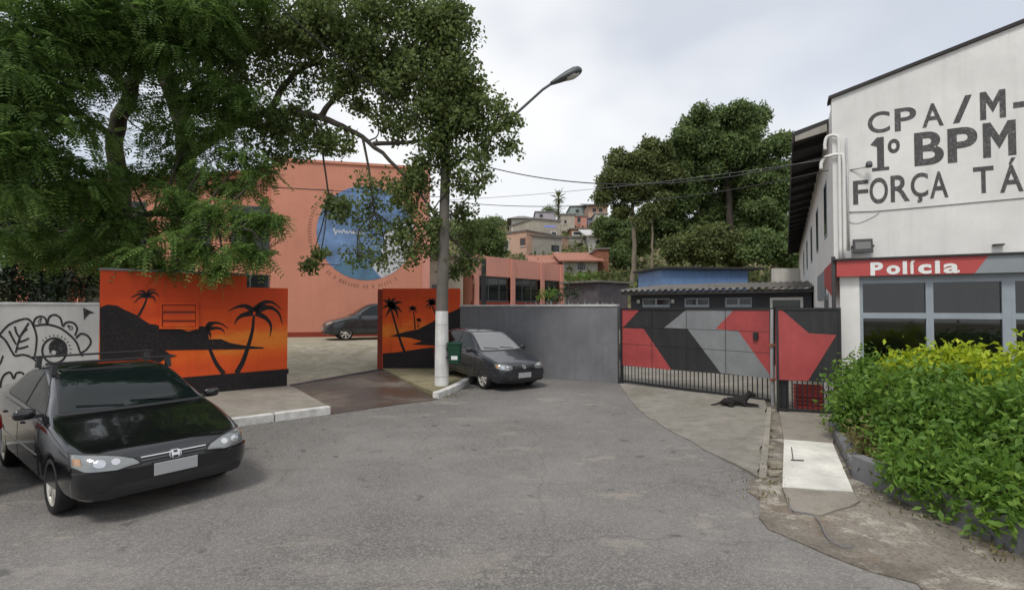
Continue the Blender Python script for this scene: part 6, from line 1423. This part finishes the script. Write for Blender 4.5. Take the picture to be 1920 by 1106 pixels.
# weeds along kerbs and joints
wp = [G(x, y, .02) for x, y in ((840, 746), (856, 741), (870, 735), (885, 728), (850, 744), (1425, 905), (1440, 930), (1450, 880), (1455, 905), (1640, 925), (1690, 948), (1730, 962), (1850, 1022), (1870, 1040), (725, 700), (735, 705), (560, 735), (585, 757))]
P, D = [], []
for p in wp:
    for _ in range(28):
        P.append(np.array(p) + rng.normal(size=3) * np.array((.16, .12, 0))); D.append(np.array((rng.normal() * .5, rng.normal() * .5, 1.0)))
P = np.array(P); V, F = leaves(P, np.array(D), unit(len(P)), rng.uniform(.025, .07, len(P)), rng.uniform(.008, .02, len(P)), .1)
tag(link('weeds', fast_mesh('weeds', V, F), M['leaf_weed']), 'short weeds along the kerbs and verge joints', kind='stuff')
# loose stones in the gutter between apron and footpath, stray cable on the verge
ORD = ['first', 'second', 'third', 'fourth', 'fifth', 'sixth', 'seventh', 'eighth']
for i in range(8):
    f_ = i / 7; p = G(1446 + random.uniform(-6, 10), 772 + 120 * f_ + random.uniform(-4, 4), .02); r_ = random.uniform(.03, .085)
    vs = [(p.x + r_ * random.uniform(.7, 1.1) * a, p.y + r_ * random.uniform(.7, 1.1) * b, p.z + r_ * (.55 + .5 * c_) * random.uniform(.7, 1)) for a in (-1, 1) for b in (-1, 1) for c_ in (-1, 1)]
    o = MB().add(vs, [(0, 1, 3, 2), (4, 6, 7, 5), (0, 4, 5, 1), (2, 3, 7, 6), (0, 2, 6, 4), (1, 5, 7, 3)]).build('stone', M['rubble'], bevel=.012); tag(o, ORD[i] + ' stone from the gate in the gutter along the apron', 'stone', 'stones in the gutter')
c_ = catmull([G(x, y, .035) for x, y in ((1475, 925), (1485, 955), (1515, 962), (1535, 975), (1550, 1005), (1575, 1022), (1600, 1025))], 8)
tag(MB().tube(c_, .006, 6).build('loose_cable', M['cable_grey'], smooth=True), 'thin dark loose cable curling over the verge below the white slab', 'cable')
mb = MB().tube([G(1484, 838, .062), G(1487, 862, .062)], .006, 5); mb.tube([G(1483, 862, .063), G(1507, 863, .063)], .009, 5)
o = mb.build('slab_handle', M['black_metal'], bpy.data.objects['footpath_slab'])

# ------------------------------------------------------------------ dog lying before the gate
base = G(1382, 760, .07)
t = thing('dog', 'black dog lying on the apron in front of sliding gate', 'dog', (base.x, base.y, .07))
ax = Vector((.97, -.24, 0)).normalized(); sdv = Vector((ax.y, -ax.x, 0)); sdv = sdv if sdv.y < 0 else -sdv     # towards the head; towards the viewer
DS = .76
def dp(a, s_, z): p = base + ax * a * DS + sdv * s_ * DS; return Vector((p.x, p.y, .062 + z * DS))
joints = [(dp(-.30, 0, .12), .115), (dp(-.12, 0, .125), .115), (dp(.08, 0, .15), .125), (dp(.20, 0, .20), .10), (dp(.27, .02, .29), .072), (dp(.32, .03, .335), .078), (dp(.41, .05, .305), .045), (dp(.46, .06, .295), .032),  # 0-7 spine to muzzle
          (dp(.16, .11, .11), .062), (dp(.14, .15, .045), .042), (dp(.34, .16, .035), .030), (dp(.50, .17, .028), .030),          # near fore leg
          (dp(.17, -.09, .11), .060), (dp(.20, -.12, .045), .040), (dp(.38, -.10, .035), .030), (dp(.54, -.08, .028), .028),      # far fore leg
          (dp(-.27, .12, .12), .085), (dp(-.10, .17, .08), .06), (dp(-.26, .21, .035), .036), (dp(-.12, .24, .028), .030),        # near hind leg
          (dp(-.28, -.11, .10), .075), (dp(-.16, -.16, .06), .05), (dp(-.30, -.18, .035), .034), (dp(-.16, -.2, .028), .028),     # far hind leg
          (dp(-.42, .0, .06), .030), (dp(-.54, .04, .025), .022), (dp(-.66, .10, .02), .014)]                                     # tail
edges = [(0, 1), (1, 2), (2, 3), (3, 4), (4, 5), (5, 6), (6, 7), (2, 8), (8, 9), (9, 10), (10, 11), (2, 12), (12, 13), (13, 14), (14, 15), (0, 16), (16, 17), (17, 18), (18, 19), (0, 20), (20, 21), (21, 22), (22, 23), (0, 24), (24, 25), (25, 26)]
me = bpy.data.meshes.new('dog'); me.from_pydata([p for p, _ in joints], edges, []); ob = bpy.data.objects.new('tmp', me); COL.objects.link(ob)
ob.modifiers.new('s', 'SKIN'); ob.modifiers.new('u', 'SUBSURF').levels = 2
for i, (_, r_) in enumerate(joints): me.skin_vertices[0].data[i].radius = (r_ * DS, r_ * DS)
me.skin_vertices[0].data[1].use_root = True
dg = bpy.context.evaluated_depsgraph_get(); m2 = bpy.data.meshes.new_from_object(ob.evaluated_get(dg)); bpy.data.objects.remove(ob)
surf('fur_black', (0.014, 0.012, 0.011), .4, 8, .8, .01, 60)
link('body', m2, M['fur_black'], t, smooth=True)
for s_ in (-1, 1):
    e0 = dp(.30, .03 + s_ * .06, .385); MB().add([e0 + ax * -.03, e0 + ax * .035, dp(.30, .03 + s_ * .115, .32), e0 + Vector((0, 0, .02))], [(0, 1, 2), (0, 3, 1), (0, 2, 3), (1, 3, 2)]).build('ear', M['fur_black'], t)
    MB().lathe([(0, -.008), (.008, 0), (0, .008)], dp(.385, .045 + s_ * .035, .345), n=8).build('eye', M['car_glass'], t, smooth=True)
MB().lathe([(0, -.014), (.016, -.004), (.014, .01), (0, .014)], dp(.485, .062, .30), n=10).build('nose', M['plastic_black'], t, smooth=True)
